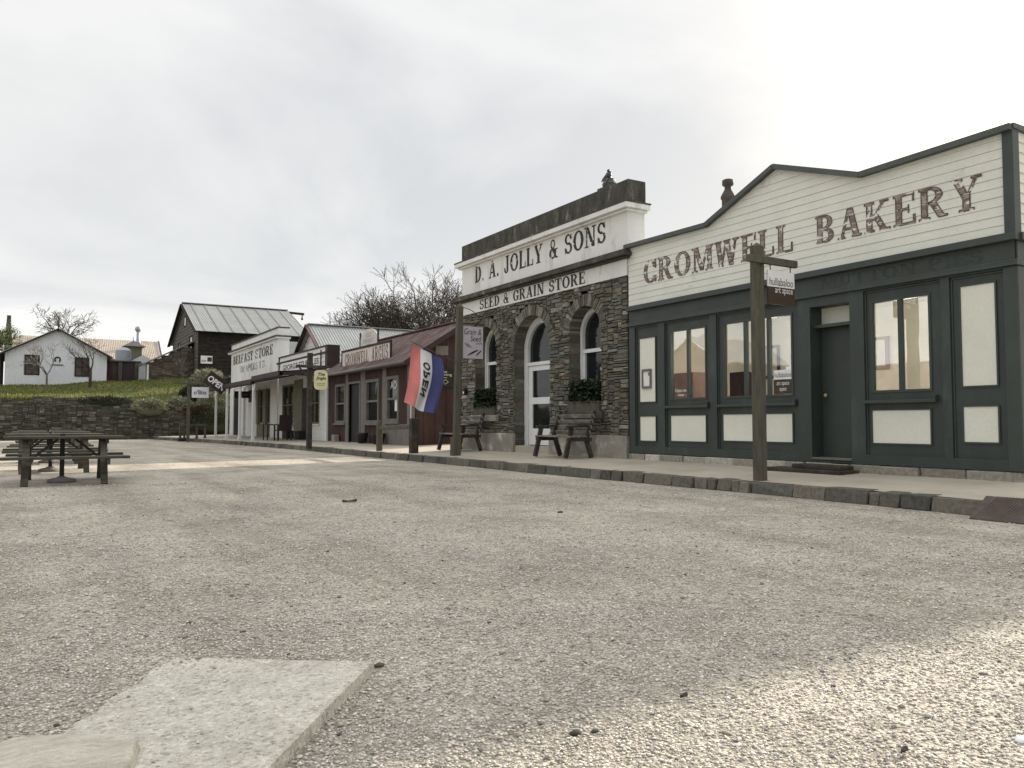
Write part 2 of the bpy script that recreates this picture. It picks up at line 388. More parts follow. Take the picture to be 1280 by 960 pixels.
def lap(mb, F, a0, a1, z0, z1, h, holes=(), span=None, out=.018, mi=0):
    """lapped weatherboards"""
    k = max(1, round((z1 - z0) / h)); h = (z1 - z0) / k
    for i in range(k):
        b, t = z0 + i * h, z0 + (i + 1) * h; zm = (b + t) / 2
        lo, hi = (a0, a1) if span is None else span(zm)
        if hi - lo < .02: continue
        for s0, s1 in subtract(lo, hi, [(x[0], x[1]) for x in holes if x[2] < zm < x[3]]):
            P = F.pt; j = random.uniform(-.002, .002)
            mb.add([P(s0, b, out + j), P(s1, b, out + j), P(s1, t, .002), P(s0, t, .002), P(s0, b, -.01), P(s1, b, -.01), P(s1, t, -.01), P(s0, t, -.01)],
                   [(0, 1, 2, 3), (0, 4, 5, 1), (0, 3, 7, 4), (1, 5, 6, 2), (4, 7, 6, 5)], mi)
def corr(mb, O, U, V, Nn, pitch=.076, amp=.009, per=6, mi=0, th=.02):
    """corrugated sheet: ribs run along V, spaced along U"""
    O, U, V, Nn = Vector(O), Vector(U), Vector(V), Vector(Nn).normalized(); lu = U.length
    k = max(2, int(lu / pitch * per)); vs = []
    for i in range(k + 1):
        t = i / k; d = Nn * (amp * math.sin(2 * math.pi * t * lu / pitch)); p = O + U * t + d
        vs += [p, p + V, p - Nn * th, p + V - Nn * th]
    fs = []
    for i in range(k):
        a = 4 * i; b = a + 4
        fs += [(a, b, b + 1, a + 1), (a + 2, a + 3, b + 3, b + 2), (a, a + 2, b + 2, b), (a + 1, b + 1, b + 3, a + 3)]
    fs += [(0, 1, 3, 2), (4 * k, 4 * k + 2, 4 * k + 3, 4 * k + 1)]
    mb.add(vs, fs, mi)
def window(F, parent, a0, a1, z0, z1, fm, pm, fw=.06, nv=0, nh=0, n0=-.04, n1=.02, bar=.03, sill=None, name='window'):
    mb = MB()
    F.box(mb, a0, a0 + fw, z0, z1, n0, n1); F.box(mb, a1 - fw, a1, z0, z1, n0, n1)
    F.box(mb, a0 + fw, a1 - fw, z0, z0 + fw, n0, n1); F.box(mb, a0 + fw, a1 - fw, z1 - fw, z1, n0, n1)
    for i in range(nv):
        a = a0 + (a1 - a0) * (i + 1) / (nv + 1); F.box(mb, a - bar / 2, a + bar / 2, z0 + fw, z1 - fw, n0, n1 - .008)
    for i in range(nh):
        z = z0 + (z1 - z0) * (i + 1) / (nh + 1); F.box(mb, a0 + fw, a1 - fw, z - bar / 2, z + bar / 2, n0, n1 - .012)
    w = mb.build(name, fm, parent)
    g = MB(); zc = n0 + .015; F.box(g, a0 + fw, a1 - fw, z0 + fw, z1 - fw, zc - .004, zc + .004); g.build('pane', pm, w)
    if sill: g = MB(); F.box(g, a0 - .06, a1 + .06, z0 - .07, z0, n0, n1 + .06); g.build('sill', sill, w)
    return w

# ---------------------------------------------------------------- lettering
def vnoise(h, w, cell, seed):
    r = np.random.RandomState(seed); g = r.rand(h // cell + 3, w // cell + 3)
    y = np.arange(h) / cell; x = np.arange(w) / cell; yi = y.astype(int); xi = x.astype(int); fy = (y - yi)[:, None]; fx = (x - xi)[None]
    a = g[yi][:, xi]; b_ = g[yi][:, xi + 1]; c = g[yi + 1][:, xi]; d = g[yi + 1][:, xi + 1]
    return (a * (1 - fx) + b_ * fx) * (1 - fy) + (c * (1 - fx) + d * fx) * fy
GW = {'A': .84, 'B': .7, 'C': .76, 'D': .74, 'E': .68, 'F': .66, 'G': .8, 'I': .36, 'J': .58, 'K': .84, 'L': .66, 'M': 1.04, 'N': .88, 'O': .84, 'P': .7,
      'R': .82, 'S': .64, 'T': .76, 'U': .82, 'W': 1.12, 'Y': .82, '&': .78, '.': .2, ' ': .42}
def glyph(ch, N):
    w = GW[ch]; k = int(w * N)
    X, Y = np.meshgrid((np.arange(k) + .5) / N, (np.arange(N) + .5) / N)
    T, t, s = .21, .1, .08
    def R(a, b_, c, d): return (X >= a) & (X <= c) & (Y >= b_) & (Y <= d)
    def D(xb, xt, ww, y0=0, y1=1):
        xc = xb + (xt - xb) * (Y - y0) / (y1 - y0); return (abs(X - xc) <= ww / 2) & (Y >= y0) & (Y <= y1)
    def E(cx, cy, rx, ry, tx, ty):
        return (((X - cx) / rx) ** 2 + ((Y - cy) / ry) ** 2 <= 1) & (((X - cx) / (rx - tx)) ** 2 + ((Y - cy) / (ry - ty)) ** 2 >= 1)
    def stem(x): return R(x, 0, x + T, 1) | R(x - .06, 0, x + T + .06, s) | R(x - .06, 1 - s, x + T + .06, 1)
    o = np.zeros_like(X, bool)
    if ch == 'A': o = D(.15, .4, .1) | D(.66, .44, .21) | R(.22, .27, .6, .36) | R(.02, 0, .29, s) | R(.5, 0, .83, s)
    elif ch == 'B': o = stem(.06) | ((E(.3, .74, .32, .26, .18, .09) | E(.3, .27, .37, .27, .2, .09)) & (X > .18))
    elif ch in 'CG':
        o = (E(.4, .5, .39, .5, .21, .09) & ~((X > .5) & (Y > .3) & (Y < .66))) | R(.65, .62, .73, .98) | (R(.65, .04, .73, .3) if ch == 'C' else (R(.52, .06, .73, .42) | R(.43, .38, .8, .46)))
    elif ch == 'D': o = stem(.06) | (E(.26, .5, .46, .5, .21, .09) & (X > .2))
    elif ch == 'E': o = stem(.06) | R(.06, .91, .63, 1) | R(.06, 0, .66, .09) | R(.06, .46, .48, .55) | R(.56, .72, .63, 1) | R(.59, 0, .66, .3) | R(.43, .37, .49, .64)
    elif ch == 'F': o = stem(.06) | R(.06, .91, .63, 1) | R(.06, .46, .48, .55) | R(.56, .7, .63, 1) | R(.43, .37, .49, .64)
    elif ch == 'I': o = stem(.075)
    elif ch == 'J': o = R(.26, .2, .47, 1) | R(.18, 1 - s, .56, 1) | (E(.25, .22, .22, .22, .17, .08) & (Y < .24)) | R(.02, .2, .15, .34)
    elif ch == 'K': o = stem(.06) | D(.26, .64, .1, .38, 1) | D(.64, .34, .21, 0, .58) | R(.5, 1 - s, .78, 1) | R(.48, 0, .83, s)
    elif ch == 'L': o = stem(.06) | R(.06, 0, .64, .09) | R(.57, 0, .64, .34)
    elif ch == 'M': o = R(.1, 0, .19, 1) | R(.75, 0, .96, 1) | D(.5, .2, .2, .05, 1) | D(.5, .78, .1, .05, 1) | R(.0, 0, .29, s) | R(.66, 0, 1.03, s) | R(0, 1 - s, .26, 1) | R(.76, 1 - s, 1.03, 1)
    elif ch == 'N': o = R(.1, 0, .2, 1) | R(.66, 0, .76, 1) | D(.66, .2, .21) | R(0, 1 - s, .3, 1) | R(.01, 0, .29, s) | R(.56, 1 - s, .87, 1)
    elif ch == 'O': o = E(.42, .5, .42, .5, .22, .09)
    elif ch == 'P': o = stem(.06) | (E(.3, .71, .38, .29, .2, .09) & (X > .18))
    elif ch == 'R': o = stem(.06) | (E(.3, .73, .38, .27, .2, .09) & (X > .18)) | D(.66, .4, .21, 0, .5) | R(.56, 0, .81, s)
    elif ch == 'S':
        o = (E(.31, .73, .29, .27, .16, .09) & ~((X > .31) & (Y < .73))) | (E(.32, .28, .31, .28, .17, .09) & ~((X < .32) & (Y > .28))) | R(.24, .45, .42, .57) | R(.52, .68, .58, .98) | R(.03, .02, .09, .34)
    elif ch == 'T': o = R(.275, 0, .485, 1) | R(0, .91, .76, 1) | R(0, .7, .07, 1) | R(.69, .7, .76, 1) | R(.17, 0, .59, s)
    elif ch == 'U': o = R(.1, .3, .31, 1) | R(.62, .3, .72, 1) | (E(.41, .3, .31, .3, .2, .09) & (Y < .31)) | R(.02, 1 - s, .39, 1) | R(.52, 1 - s, .82, 1)
    elif ch == 'W': o = D(.3, .15, .21) | D(.31, .55, .1) | D(.77, .56, .21) | D(.78, .97, .1) | R(0, 1 - s, .32, 1) | R(.42, 1 - s, .72, 1) | R(.84, 1 - s, 1.12, 1)
    elif ch == 'Y': o = R(.3, 0, .51, .46) | D(.4, .14, .21, .4, 1) | D(.42, .68, .1, .4, 1) | R(.2, 0, .61, s) | R(0, 1 - s, .32, 1) | R(.54, 1 - s, .82, 1)
    elif ch == '&': o = E(.33, .75, .2, .25, .09, .08) | E(.32, .27, .31, .27, .16, .08) | D(.66, .2, .15, 0, .64) | D(.46, .66, .08, .16, .5) | R(.54, .44, .76, .5) | R(.56, 0, .78, .07)
    elif ch == '.': o = R(.02, 0, .18, .17)
    return o
def slabgrid(txt, N=56, gap=.09):
    g = []; sp = np.zeros((N, int(gap * N)), bool)
    for ch in txt: g += [glyph(ch, N), sp]
    return np.concatenate(g[:-1], axis=1)
def cells(mb, grid, O, u, v, W_, H_, mi=0):
    O, u, v = Vector(O), Vector(u), Vector(v); N, K = grid.shape
    for r in range(N):
        row = grid[r].astype(np.int8); d = np.diff(np.concatenate([[0], row, [0]])); st = np.where(d == 1)[0]; en = np.where(d == -1)[0]
        a, b_ = v * (H_ * r / N), v * (H_ * (r + 1) / N)
        for i, j in zip(st, en):
            x0, x1 = u * (W_ * i / K), u * (W_ * j / K)
            mb.quad(O + x0 + a, O + x1 + a, O + x1 + b_, O + x0 + b_, mi)
def slabtext(txt, F, a, z, w, h, mat_, parent, n=.004, wear=0, seed=1, N=56, name='lettering', cond=1):
    g = slabgrid(txt, N)
    if wear:
        nz = vnoise(*g.shape, 5, seed) * .6 + vnoise(*g.shape, 17, seed + 1) * .4
        g &= nz > wear
    mb = MB(); cells(mb, g, F.pt(a, z, n), F.u, (0, 0, 1), w, h)
    return mb.build(name, mat_, parent)
def fonttext(txt, O, u, v, w, h, mat_, parent, name='lettering', shear=0, bold=0, mirror=False):
    cu = bpy.data.curves.new('txt', 'FONT'); cu.body = txt; cu.shear = shear; cu.offset = bold; cu.resolution_u = 4; cu.space_line = .95; cu.align_x = 'CENTER'
    ob = bpy.data.objects.new('txt', cu); C.objects.link(ob)
    me = bpy.data.meshes.new_from_object(ob); bpy.data.objects.remove(ob); bpy.data.curves.remove(cu)
    V = np.array([q.co[:2] for q in me.vertices]); lo, hi = V.min(0), V.max(0); V = (V - lo) / (hi - lo)
    if mirror: V[:, 0] = 1 - V[:, 0]
    O, u, v = Vector(O), Vector(u).normalized(), Vector(v).normalized()
    mb = MB(); mb.add([O + u * (q[0] * w) + v * (q[1] * h) for q in V], [tuple(p.vertices) for p in me.polygons]); bpy.data.meshes.remove(me)
    return mb.build(name, mat_, parent)
# ---------------------------------------------------------------- stonework
STONE = [(.15, .142, .115), (.12, .118, .1), (.19, .175, .14), (.1, .098, .086), (.15, .125, .095), (.14, .145, .12), (.27, .255, .215), (.12, .107, .086), (.13, .132, .115), (.17, .168, .145)]
def scol(pal, lo=.85, hi=1.3):
    c = random.choice(pal); k = random.uniform(lo, hi); return tuple(x * k for x in c)
def stones(mb, F, a0, a1, z0, z1, cutsf=None, ch=(.04, .13), cw=(.1, .5), dn=(.0, .05), pal=STONE, back=-.3, topf=None):
    """random rubble: always lay the next stone on the lowest gap"""
    du = .035; N = int((a1 - a0) / du); du = (a1 - a0) / N; H = np.full(N, float(z0))
    P = F.pt; qz = ch[0] * .7
    while True:
        i = int(H.argmin()); b = H[i]
        if b >= z1 - .015: break
        wmax = max(3, int(random.choice([random.uniform(*cw), random.uniform(cw[0], cw[1] * .6)]) / du)); i0 = i
        j = i
        while j < N and j - i0 < wmax and H[j] - b < qz * .75: j += 1
        if j < N and j - i0 == wmax and j + 3 > N: j = N
        w = (j - i0) * du
        h = max(1, round(random.uniform(*ch) / qz)) * qz
        nb_ = [H[q] for q in (i0 - 1, j) if 0 <= q < N]
        for q in nb_:
            if abs(b + h - q) < qz * .6 and q - b > qz * .5: h = q - b
        h = max(.02, min(h, z1 - b)); H[i0:j] = b + h
        s0, s1 = a0 + i0 * du, a0 + j * du
        for e0, e1 in subtract(s0, s1, cutsf(b, b + h) if cutsf else []):
            if e1 - e0 < .015: continue
            if topf and b + h / 2 > topf((e0 + e1) / 2): continue
            n = random.uniform(*dn); g = random.uniform(.003, .009); mb.col = scol(pal); jt = lambda k: random.uniform(-k, k)
            c0 = g * 1.0; zz0, zz1 = b + g, b + h - g * .6; m = min(.018, (e1 - e0) * .2); mz = min(.014, h * .25)
            x0, x1 = e0 + (0 if e0 > s0 + 1e-6 else g), e1 - (0 if e1 < s1 - 1e-6 else g)
            o = [P(x0, zz0 + jt(mz * .4), -.01), P(x1, zz0 + jt(mz * .4), -.01), P(x1, zz1 + jt(mz * .4), -.01), P(x0, zz1 + jt(mz * .4), -.01)]
            f = [P(x0 + random.random() * m, zz0 + random.random() * mz, n + jt(.014)), P(x1 - random.random() * m, zz0 + random.random() * mz, n + jt(.014)), P(x1 - random.random() * m, zz1 - random.random() * mz, n + jt(.014)), P(x0 + random.random() * m, zz1 - random.random() * mz, n + jt(.014))]
            bk_ = [P(x0, zz0, -.08), P(x1, zz0, -.08), P(x1, zz1, -.08), P(x0, zz1, -.08)]
            mb.add(f + o + bk_, [(0, 1, 2, 3)] + [(q, q + 4, 4 + (q + 1) % 4, (q + 1) % 4) for q in range(4)] + [(4 + q, 8 + q, 8 + (q + 1) % 4, 4 + (q + 1) % 4) for q in range(4)])
    mb.col = (.11, .1, .078)
    z = z0
    while z < z1 - .001:
        h = min(.04, z1 - z)
        for s0, s1 in subtract(a0, a1, cutsf(z, z + h) if cutsf else []):
            if topf:
                s0b = s0
                while s0b < s1:
                    e = min(s0b + .5, s1)
                    if z < topf((s0b + e) / 2): F.box(mb, s0b, e, z, z + h, back, -.015)
                    s0b = e
            else: F.box(mb, s0, s1, z, z + h, back, -.012)
        z += h
# ---------------------------------------------------------------- plants
def branches(mb, p, d, ln, r, lvl, spread=.55, up=.15, kids=(2, 4), shrink=.72, minr=.006, tips=None, n=5):
    segs = 3; d = d.normalized()
    for i in range(segs):
        d = (d + Vector((random.gauss(0, .13), random.gauss(0, .13), random.gauss(0, .1) + up * .3))).normalized()
        q = p + d * (ln / segs); r1 = max(minr, r * .86)
        mb.tube(p, q, r, r1, n if lvl > 1 else 3, cap=False)
        if lvl > 0 and (i > 0 or lvl < 3) and random.random() < .55:
            ax = d.orthogonal(); ax.rotate(Matrix.Rotation(random.uniform(0, 6.28), 3, d))
            branches(mb, q, d + ax * random.uniform(.6, 1.1), ln * random.uniform(.45, .7), r1 * .55, lvl - 1, spread, up, kids, shrink, minr, tips, n)
        p, r = q, r1
    if lvl <= 0:
        if tips is not None: tips.append(p)
        return
    for i in range(random.randint(*kids)):
        ax = d.orthogonal(); ax.rotate(Matrix.Rotation(random.uniform(0, 6.28), 3, d))
        branches(mb, p, d + ax * random.uniform(spread * .5, spread * 1.4), ln * random.uniform(shrink * .8, shrink * 1.1), r * .7, lvl - 1, spread, up, kids, shrink, minr, tips, n)
def leaf(mb, p, s, jit=1):
    a = Vector((random.gauss(0, 1), random.gauss(0, 1), random.gauss(0, 1))).normalized(); b_ = a.orthogonal().normalized()
    a, b_ = a * s, b_ * s * .45; mb.add([p - a, p + b_, p + a, p - b_], [(0, 1, 2, 3)])
def bare_tree(name, label, base, h, r, lvl, seed, mat_, group=None, leaves=0, lm=None, spread=.55, up=.15, minr=.006, trunk=.3, kids=(2, 4), lean=(0, 0), nst=1):
    random.seed(seed); t = thing(name, label, 'tree', base, group)
    B = Vector(base); tips = []
    mb = MB(); cr = MB()
    top = B + Vector((lean[0], lean[1], h * trunk)); mb.tube(B - Vector((0, 0, .2)), top, r, r * .8, 9, cap=False)
    for i in range(max(nst, 1) + 2):
        a = random.uniform(0, 6.28); d = Vector((math.cos(a) * spread, math.sin(a) * spread, 1))
        branches(cr, top - Vector((0, 0, .1 * random.random())), d, h * .3, r * .6, lvl, spread, up, kids, .74, minr, tips)
    mb.build('trunk', mat_, t, True); c = cr.build('crown', mat_, t, True)
    if leaves:
        lf = MB()
        for i in range(leaves):
            p = random.choice(tips); k = random.uniform(.5, 1.3); lf.col = (k, k * random.uniform(.8, 1.1), k * .9)
            leaf(lf, p + Vector((random.gauss(0, .12), random.gauss(0, .12), random.gauss(0, .12))), random.uniform(.03, .07))
        lf.build('foliage', lm, t)
    return t
def shrub(name, label, c, rx, ry, rz, n, mat_, seed, group=None, ls=.06, up=.6):
    random.seed(seed); t = thing(name, label, 'shrub', (c[0], c[1], c[2]), group); mb = MB(); B = Vector(c)
    for i in range(n):
        a = random.uniform(0, 6.283); e = math.asin(random.uniform(-.1, 1)); rr = random.uniform(.8, 1.02) * (1 + .08 * math.sin(a * 3 + seed) + .07 * math.sin(e * 7 + a * 5))
        d = Vector((math.cos(a) * math.cos(e) * rx, math.sin(a) * math.cos(e) * ry, math.sin(e) * rz)) * rr
        k = random.uniform(.55, 1.35); mb.col = (k, k * random.uniform(.9, 1.06), k * random.uniform(.8, 1.05))
        dn = (d.normalized() + Vector((random.gauss(0, .35), random.gauss(0, .35), random.gauss(0, .35) + up * .4))).normalized()
        sd = dn.orthogonal().normalized() * ls * .22; sd.rotate(Matrix.Rotation(random.uniform(0, 6.28), 3, dn)); p = B + d
        mb.add([p - sd, p + sd, p + dn * ls * random.uniform(.7, 1.5)], [(0, 1, 2)])
    f = mb.build('foliage', mat_, t)
    co = MB(); k0 = .55; co.col = (k0, k0, k0); co.ball(B + Vector((0, 0, 0)), 1, 16, sc=(rx * .84, ry * .84, rz * .84)); co.build('stems', mat_, t, True)
    return t
# ================================================================ SETTING
mb = MB(); mb.quad((-900, -900, 0), (900, -900, 0), (900, 900, 0), (-900, 900, 0)); structure(mb.build('gravel_ground', M['gravel']))

def bank_z(x, y):
    t = min(1, max(0, (y - 52.3) / 7.7)); t = t * t * (3 - 2 * t) * .55 + t * .45
    z0 = 2.3 - .75 * max(0, min(1, (x - 4.8) / .8)) + (max(0, min(1, (x - 5) / 5)) * .3 + (.75 if x > 4.8 else 0) * max(0, min(1, (x - 4.8) / .8))) * min(1, max(0, (y - 52.2) / 1.2))
    z1 = 3.28 + .075 * (x + 1.5)
    return z0 + (z1 - z0) * t + .06 * math.sin(x * 1.3 + y) * t + max(0, y - 60) * .03
mb = MB(); nx, ny = 70, 50; vs = []
for j in range(ny + 1):
    for i in range(nx + 1):
        x = -16 + 50 * i / nx; y = 52.15 + 48 * (j / ny) ** 1.4; vs.append((x, y, bank_z(x, y)))
mb.add([(v_[0], 52.14, -.2) for v_ in vs[:nx + 1]] + [(v_[0], 52.14, v_[2]) for v_ in vs[:nx + 1]], [(i, i + 1, nx + 2 + i, nx + 1 + i) for i in range(nx)])
mb.add(vs, [(j * (nx + 1) + i, j * (nx + 1) + i + 1, (j + 1) * (nx + 1) + i + 1, (j + 1) * (nx + 1) + i) for j in range(ny) for i in range(nx)])
structure(mb.build('grass_bank', M['grass'], None, True))
random.seed(3); mb = MB()
for i in range(16000):
    x = random.uniform(-3, 10.5); y = 52.4 + 9 * random.random(); z = bank_z(x, y); k = random.uniform(.5, 1.5)
    mb.col = (k * random.uniform(.8, 1.5), k, k * random.uniform(.6, 1)); h = random.uniform(.04, .13); a = random.uniform(0, 3.14); w = .02
    dx, dy = math.cos(a) * w, math.sin(a) * w
    mb.add([(x - dx, y - dy, z - .01), (x + dx, y + dy, z - .01), (x + random.gauss(0, .04), y + random.gauss(0, .04), z + h)], [(0, 1, 2)])
for i in range(1500):
    x = random.uniform(-3, 5.4); y = random.uniform(52.02, 52.5); z = bank_z(x, max(y, 52.15)); k = random.uniform(.4, 1.3); mb.col = (k * random.uniform(.9, 1.5), k, k * random.uniform(.6, 1)); h = random.uniform(.05, .24); w = .022
    mb.add([(x - w, y, z - .04), (x + w, y, z - .04), (x + random.gauss(0, .07), y - random.uniform(0, .16), z + h - .1)], [(0, 1, 2)])
tag(mb.build('grass', M['grassblade']), 'short patchy grass on the bank above the stone retaining wall', 'grass', kind='stuff')

# pavement: a low concrete apron falling from the shop fronts to the kerb
KP = [(8.42, 4.55), (8.5, 7), (8.42, 10), (8.3, 13.5), (8.35, 17), (8.25, 21), (8.3, 26), (8.2, 31), (7.9, 35), (7.5, 41), (6.9, 46), (6.3, 50), (6.2, 52)]
mb = MB(); P0 = [(8.42, -6), *KP]
for (xa, ya), (xb, yb) in zip(P0[:-1], P0[1:]):
    for k in range(4):
        def q(x, y, t): return (x + (11.6 - x) * t, y, .16 + .12 * min(1, t * 1.02))
        mb.quad(q(xa, ya, k / 4), q(xa, ya, (k + 1) / 4), q(xb, yb, (k + 1) / 4), q(xb, yb, k / 4))
mb.quad((11.6, -6, .28), (20, -6, .28), (20, 5.4, .28), (11.6, 5.4, .28))
structure(mb.build('pavement', M['conc']))
random.seed(11); mb = MB()
KCOL = [(.105, .098, .08), (.125, .116, .094), (.085, .081, .068), (.14, .128, .105), (.11, .105, .09)]
for (xa, ya), (xb, yb) in zip(KP[:-1], KP[1:]):
    d = Vector((xb - xa, yb - ya, 0)); Ln = d.length; d.normalize(); s = 0
    while s < Ln - .02:
        w = min(random.choice([random.uniform(.12, .3), random.uniform(.35, .75)]), Ln - s)
        if Ln - s - w < .1: w = Ln - s
        mb.col = scol(KCOL); h = .165 + random.uniform(-.012, .006); o = random.uniform(-.015, .02)
        nrm = Vector((-d.y, d.x, 0)); 
        if nrm.x > 0: nrm = -nrm
        a = Vector((xa, ya, 0)) + d * (s + .008); b_ = Vector((xa, ya, 0)) + d * (s + w - .008)
        f = nrm * (.09 + o); bk = -nrm * .12; jt = lambda: Vector((random.uniform(-.018, .018), random.uniform(-.012, .012), random.uniform(-.012, .004)))
        Z = Vector((0, 0, h))
        mb.add([a + f * 1.25 + jt(), b_ + f * 1.25 + jt(), b_ + f + Z + jt(), a + f + Z + jt(), a + bk, b_ + bk, b_ + bk + Z + jt(), a + bk + Z + jt()],
               [(0, 1, 2, 3), (3, 2, 6, 7), (0, 3, 7, 4), (1, 5, 6, 2), (0, 4, 5, 1)])
        s += w
o = structure(mb.build('kerb', M['kerb'], None, False, .012))

# rusty ribbed ramp plate at the kerb
t = thing('metal_ramp', 'rusty ribbed metal ramp plate leaning on the kerb at right', 'ramp', (8.2, 3.7, 0))
mb = MB(); A, B_ = (8.0, .01), (8.5, .19)
mb.add([(8.0, 2.4, .012), (8.0, 4.52, .012), (8.5, 4.62, .2), (8.5, 2.4, .2), (8.0, 2.4, .0), (8.0, 4.52, .0), (8.5, 4.62, .18), (8.5, 2.4, .18)],
       [(0, 3, 2, 1), (0, 1, 5, 4), (1, 2, 6, 5), (3, 0, 4, 7), (2, 3, 7, 6)])
mb.build('plate', M['rustiron'], t)
mb = MB(); y = 2.45
while y < 4.5:
    mb.beam((8.01, y, .015), (8.49, y, .201), .01, .006); y += .03
mb.build('rib', M['rustiron'], t)['kind'] = 'stuff'

# concrete slab and pale rock in the foreground
t = MB(); poly = [(.5, 3.41), (.62, 3.34), (.85, 3.16), (1.15, 2.95), (.86, 2.575), (.57, 2.2), (.2, 1.7), (-.35, 2.0), (-.2, 2.45), (.1, 2.8), (.14, 2.9), (.2, 2.96), (.26, 3.1), (.36, 3.21), (.41, 3.33)]
zt = [.028, .032, .034, .036, .04, .04, .04, .03, .02, .012, .01, .011, .012, .014, .02]
t.add([(x, y, z) for (x, y), z in zip(poly, zt)] + [(x + .006, y - .006, -.05) for x, y in poly], [tuple(range(len(poly) - 1, -1, -1))] + [(i, (i + 1) % len(poly), len(poly) + (i + 1) % len(poly), len(poly) + i) for i in range(len(poly))])
o = t.build('concrete_slab', M['slab']); tag(o, 'pale exposed aggregate concrete slab half buried in the gravel', 'slab')
random.seed(5); mb = MB(); c = Vector((-.02, 2.37, 0)); ring = [(.27, 2.63), (.3, 2.55), (.27, 2.4), (.2, 2.2), (.05, 2.0), (-.3, 2.1), (-.5, 2.4), (-.2, 2.66), (-.02, 2.75), (.1, 2.72)]
vs = [(x, y, 0.0) for x, y in ring] + [(c.x + (x - c.x) * .93, c.y + (y - c.y) * .93, .05 + random.uniform(-.006, .01)) for x, y in ring] + [(c.x + (x - c.x) * .5, c.y + (y - c.y) * .5, .062 + random.uniform(-.006, .008)) for x, y in ring] + [(c.x, c.y, .066)]
k = len(ring)
fs = [(i, (i + 1) % k, k + (i + 1) % k, k + i) for i in range(k)] + [(k + i, k + (i + 1) % k, 2 * k + (i + 1) % k, 2 * k + i) for i in range(k)] + [(2 * k + i, 2 * k + (i + 1) % k, 3 * k) for i in range(k)]
mb.add(vs, fs); o = mb.build('flat_rock', M['rock'], None, False, .008); tag(o, 'smooth pale yellowish flat rock beside the concrete slab', 'rock')

# loose stones lying on the gravel, denser near the path of the camera
rs = np.random.RandomState(4)
def pebbles():
    px, py, pr = [], [], []
    for r0, r1, dens, s0, s1 in ((1.2, 2.6, 9000, .0022, .0075), (2.6, 4.2, 4200, .003, .0085), (4.2, 7.5, 1100, .004, .010), (7.5, 14, 160, .006, .013)):
        a0, a1 = rad(-12), rad(82); n_ = int(dens * (a1 - a0) / 2 * (r1 ** 2 - r0 ** 2)); rr = np.sqrt(rs.uniform(r0 ** 2, r1 ** 2, n_)); aa = rs.uniform(a0, a1, n_)
        px.append(rr * np.sin(aa)); py.append(rr * np.cos(aa)); pr.append(s0 + (s1 - s0) * rs.rand(n_) ** 2.2)
    px, py, pr = map(np.concatenate, (px, py, pr))
    pg = np.array(poly); ins = np.zeros(len(px), bool); j = len(pg) - 1
    for i in range(len(pg)):
        xi, yi, xj, yj = *pg[i], *pg[j]; cr = ((yi > py) != (yj > py)) & (px < (xj - xi) * (py - yi) / (yj - yi + 1e-12) + xi); ins ^= cr; j = i
    ed = np.full(len(px), 9.0)
    for i in range(len(pg)):
        a_, b_ = pg[i - 1], pg[i]; d_ = b_ - a_; t_ = np.clip(((px - a_[0]) * d_[0] + (py - a_[1]) * d_[1]) / (d_ @ d_), 0, 1); ed = np.minimum(ed, np.hypot(px - a_[0] - t_ * d_[0], py - a_[1] - t_ * d_[1]))
    k = ~(ins & (rs.rand(len(px)) > .035 + .5 * np.exp(-ed / .022))) & (px < 8.2) & ~((px < .3) & (py < 2.75) & (px > -.5))
    px, py, pr = px[k], py[k], pr[k]; n_ = len(px)
    base = np.array([(1, 0, 0), (-1, 0, 0), (0, 1, 0), (0, -1, 0), (0, 0, 1), (0, 0, -1)], float)
    big_ = rs.rand(n_) < .007; pr = np.where(big_, np.minimum(pr * 2.2, .013), pr)
    V = base[None] * rs.uniform(.65, 1.35, (n_, 6, 1)) + rs.normal(0, .16, (n_, 6, 3))
    V[:, :, 2] *= .62; ang = rs.uniform(0, 6.28, n_); ca, sa = np.cos(ang)[:, None], np.sin(ang)[:, None]
    st = rs.uniform(.8, 1.5, (n_, 1)); X = V[:, :, 0] * st; Y = V[:, :, 1]
    V[:, :, 0], V[:, :, 1] = X * ca - Y * sa, X * sa + Y * ca
    V *= pr[:, None, None]; V[:, :, 0] += px[:, None]; V[:, :, 1] += py[:, None]; V[:, :, 2] += (pr * .3)[:, None]
    V[ins[k], :, 2] += .03
    T = np.array([(0, 2, 4), (2, 1, 4), (1, 3, 4), (3, 0, 4), (2, 0, 5), (1, 2, 5), (3, 1, 5), (0, 3, 5)])
    F = (T[None] + 6 * np.arange(n_)[:, None, None]).reshape(-1, 3)
    me = bpy.data.meshes.new('loose_gravel'); me.vertices.add(n_ * 6); me.vertices.foreach_set('co', V.astype(np.float32).ravel())
    me.loops.add(len(F) * 3); me.loops.foreach_set('vertex_index', F.astype(np.int32).ravel())
    me.polygons.add(len(F)); me.polygons.foreach_set('loop_start', np.arange(0, len(F) * 3, 3, dtype=np.int32)); me.polygons.foreach_set('loop_total', np.full(len(F), 3, dtype=np.int32))
    me.update(calc_edges=True); me.validate()
    g = .2 + .55 * rs.beta(2.3, 2.0, n_); g = np.where(big_, rs.uniform(.1, .45, n_), g); col = np.stack([g * rs.uniform(.98, 1.08, n_), g * rs.uniform(.95, 1.0, n_), g * rs.uniform(.84, .97, n_), np.ones(n_)], 1)
    at = me.color_attributes.new('Col', 'FLOAT_COLOR', 'POINT'); at.data.foreach_set('color', np.repeat(col, 6, 0).astype(np.float32).ravel())
    me.materials.append(M['pebble']); o = bpy.data.objects.new('loose_gravel', me); C.objects.link(o)
    tag(o, 'loose grey and buff gravel stones strewn over the yard', 'gravel', kind='stuff')
pebbles()

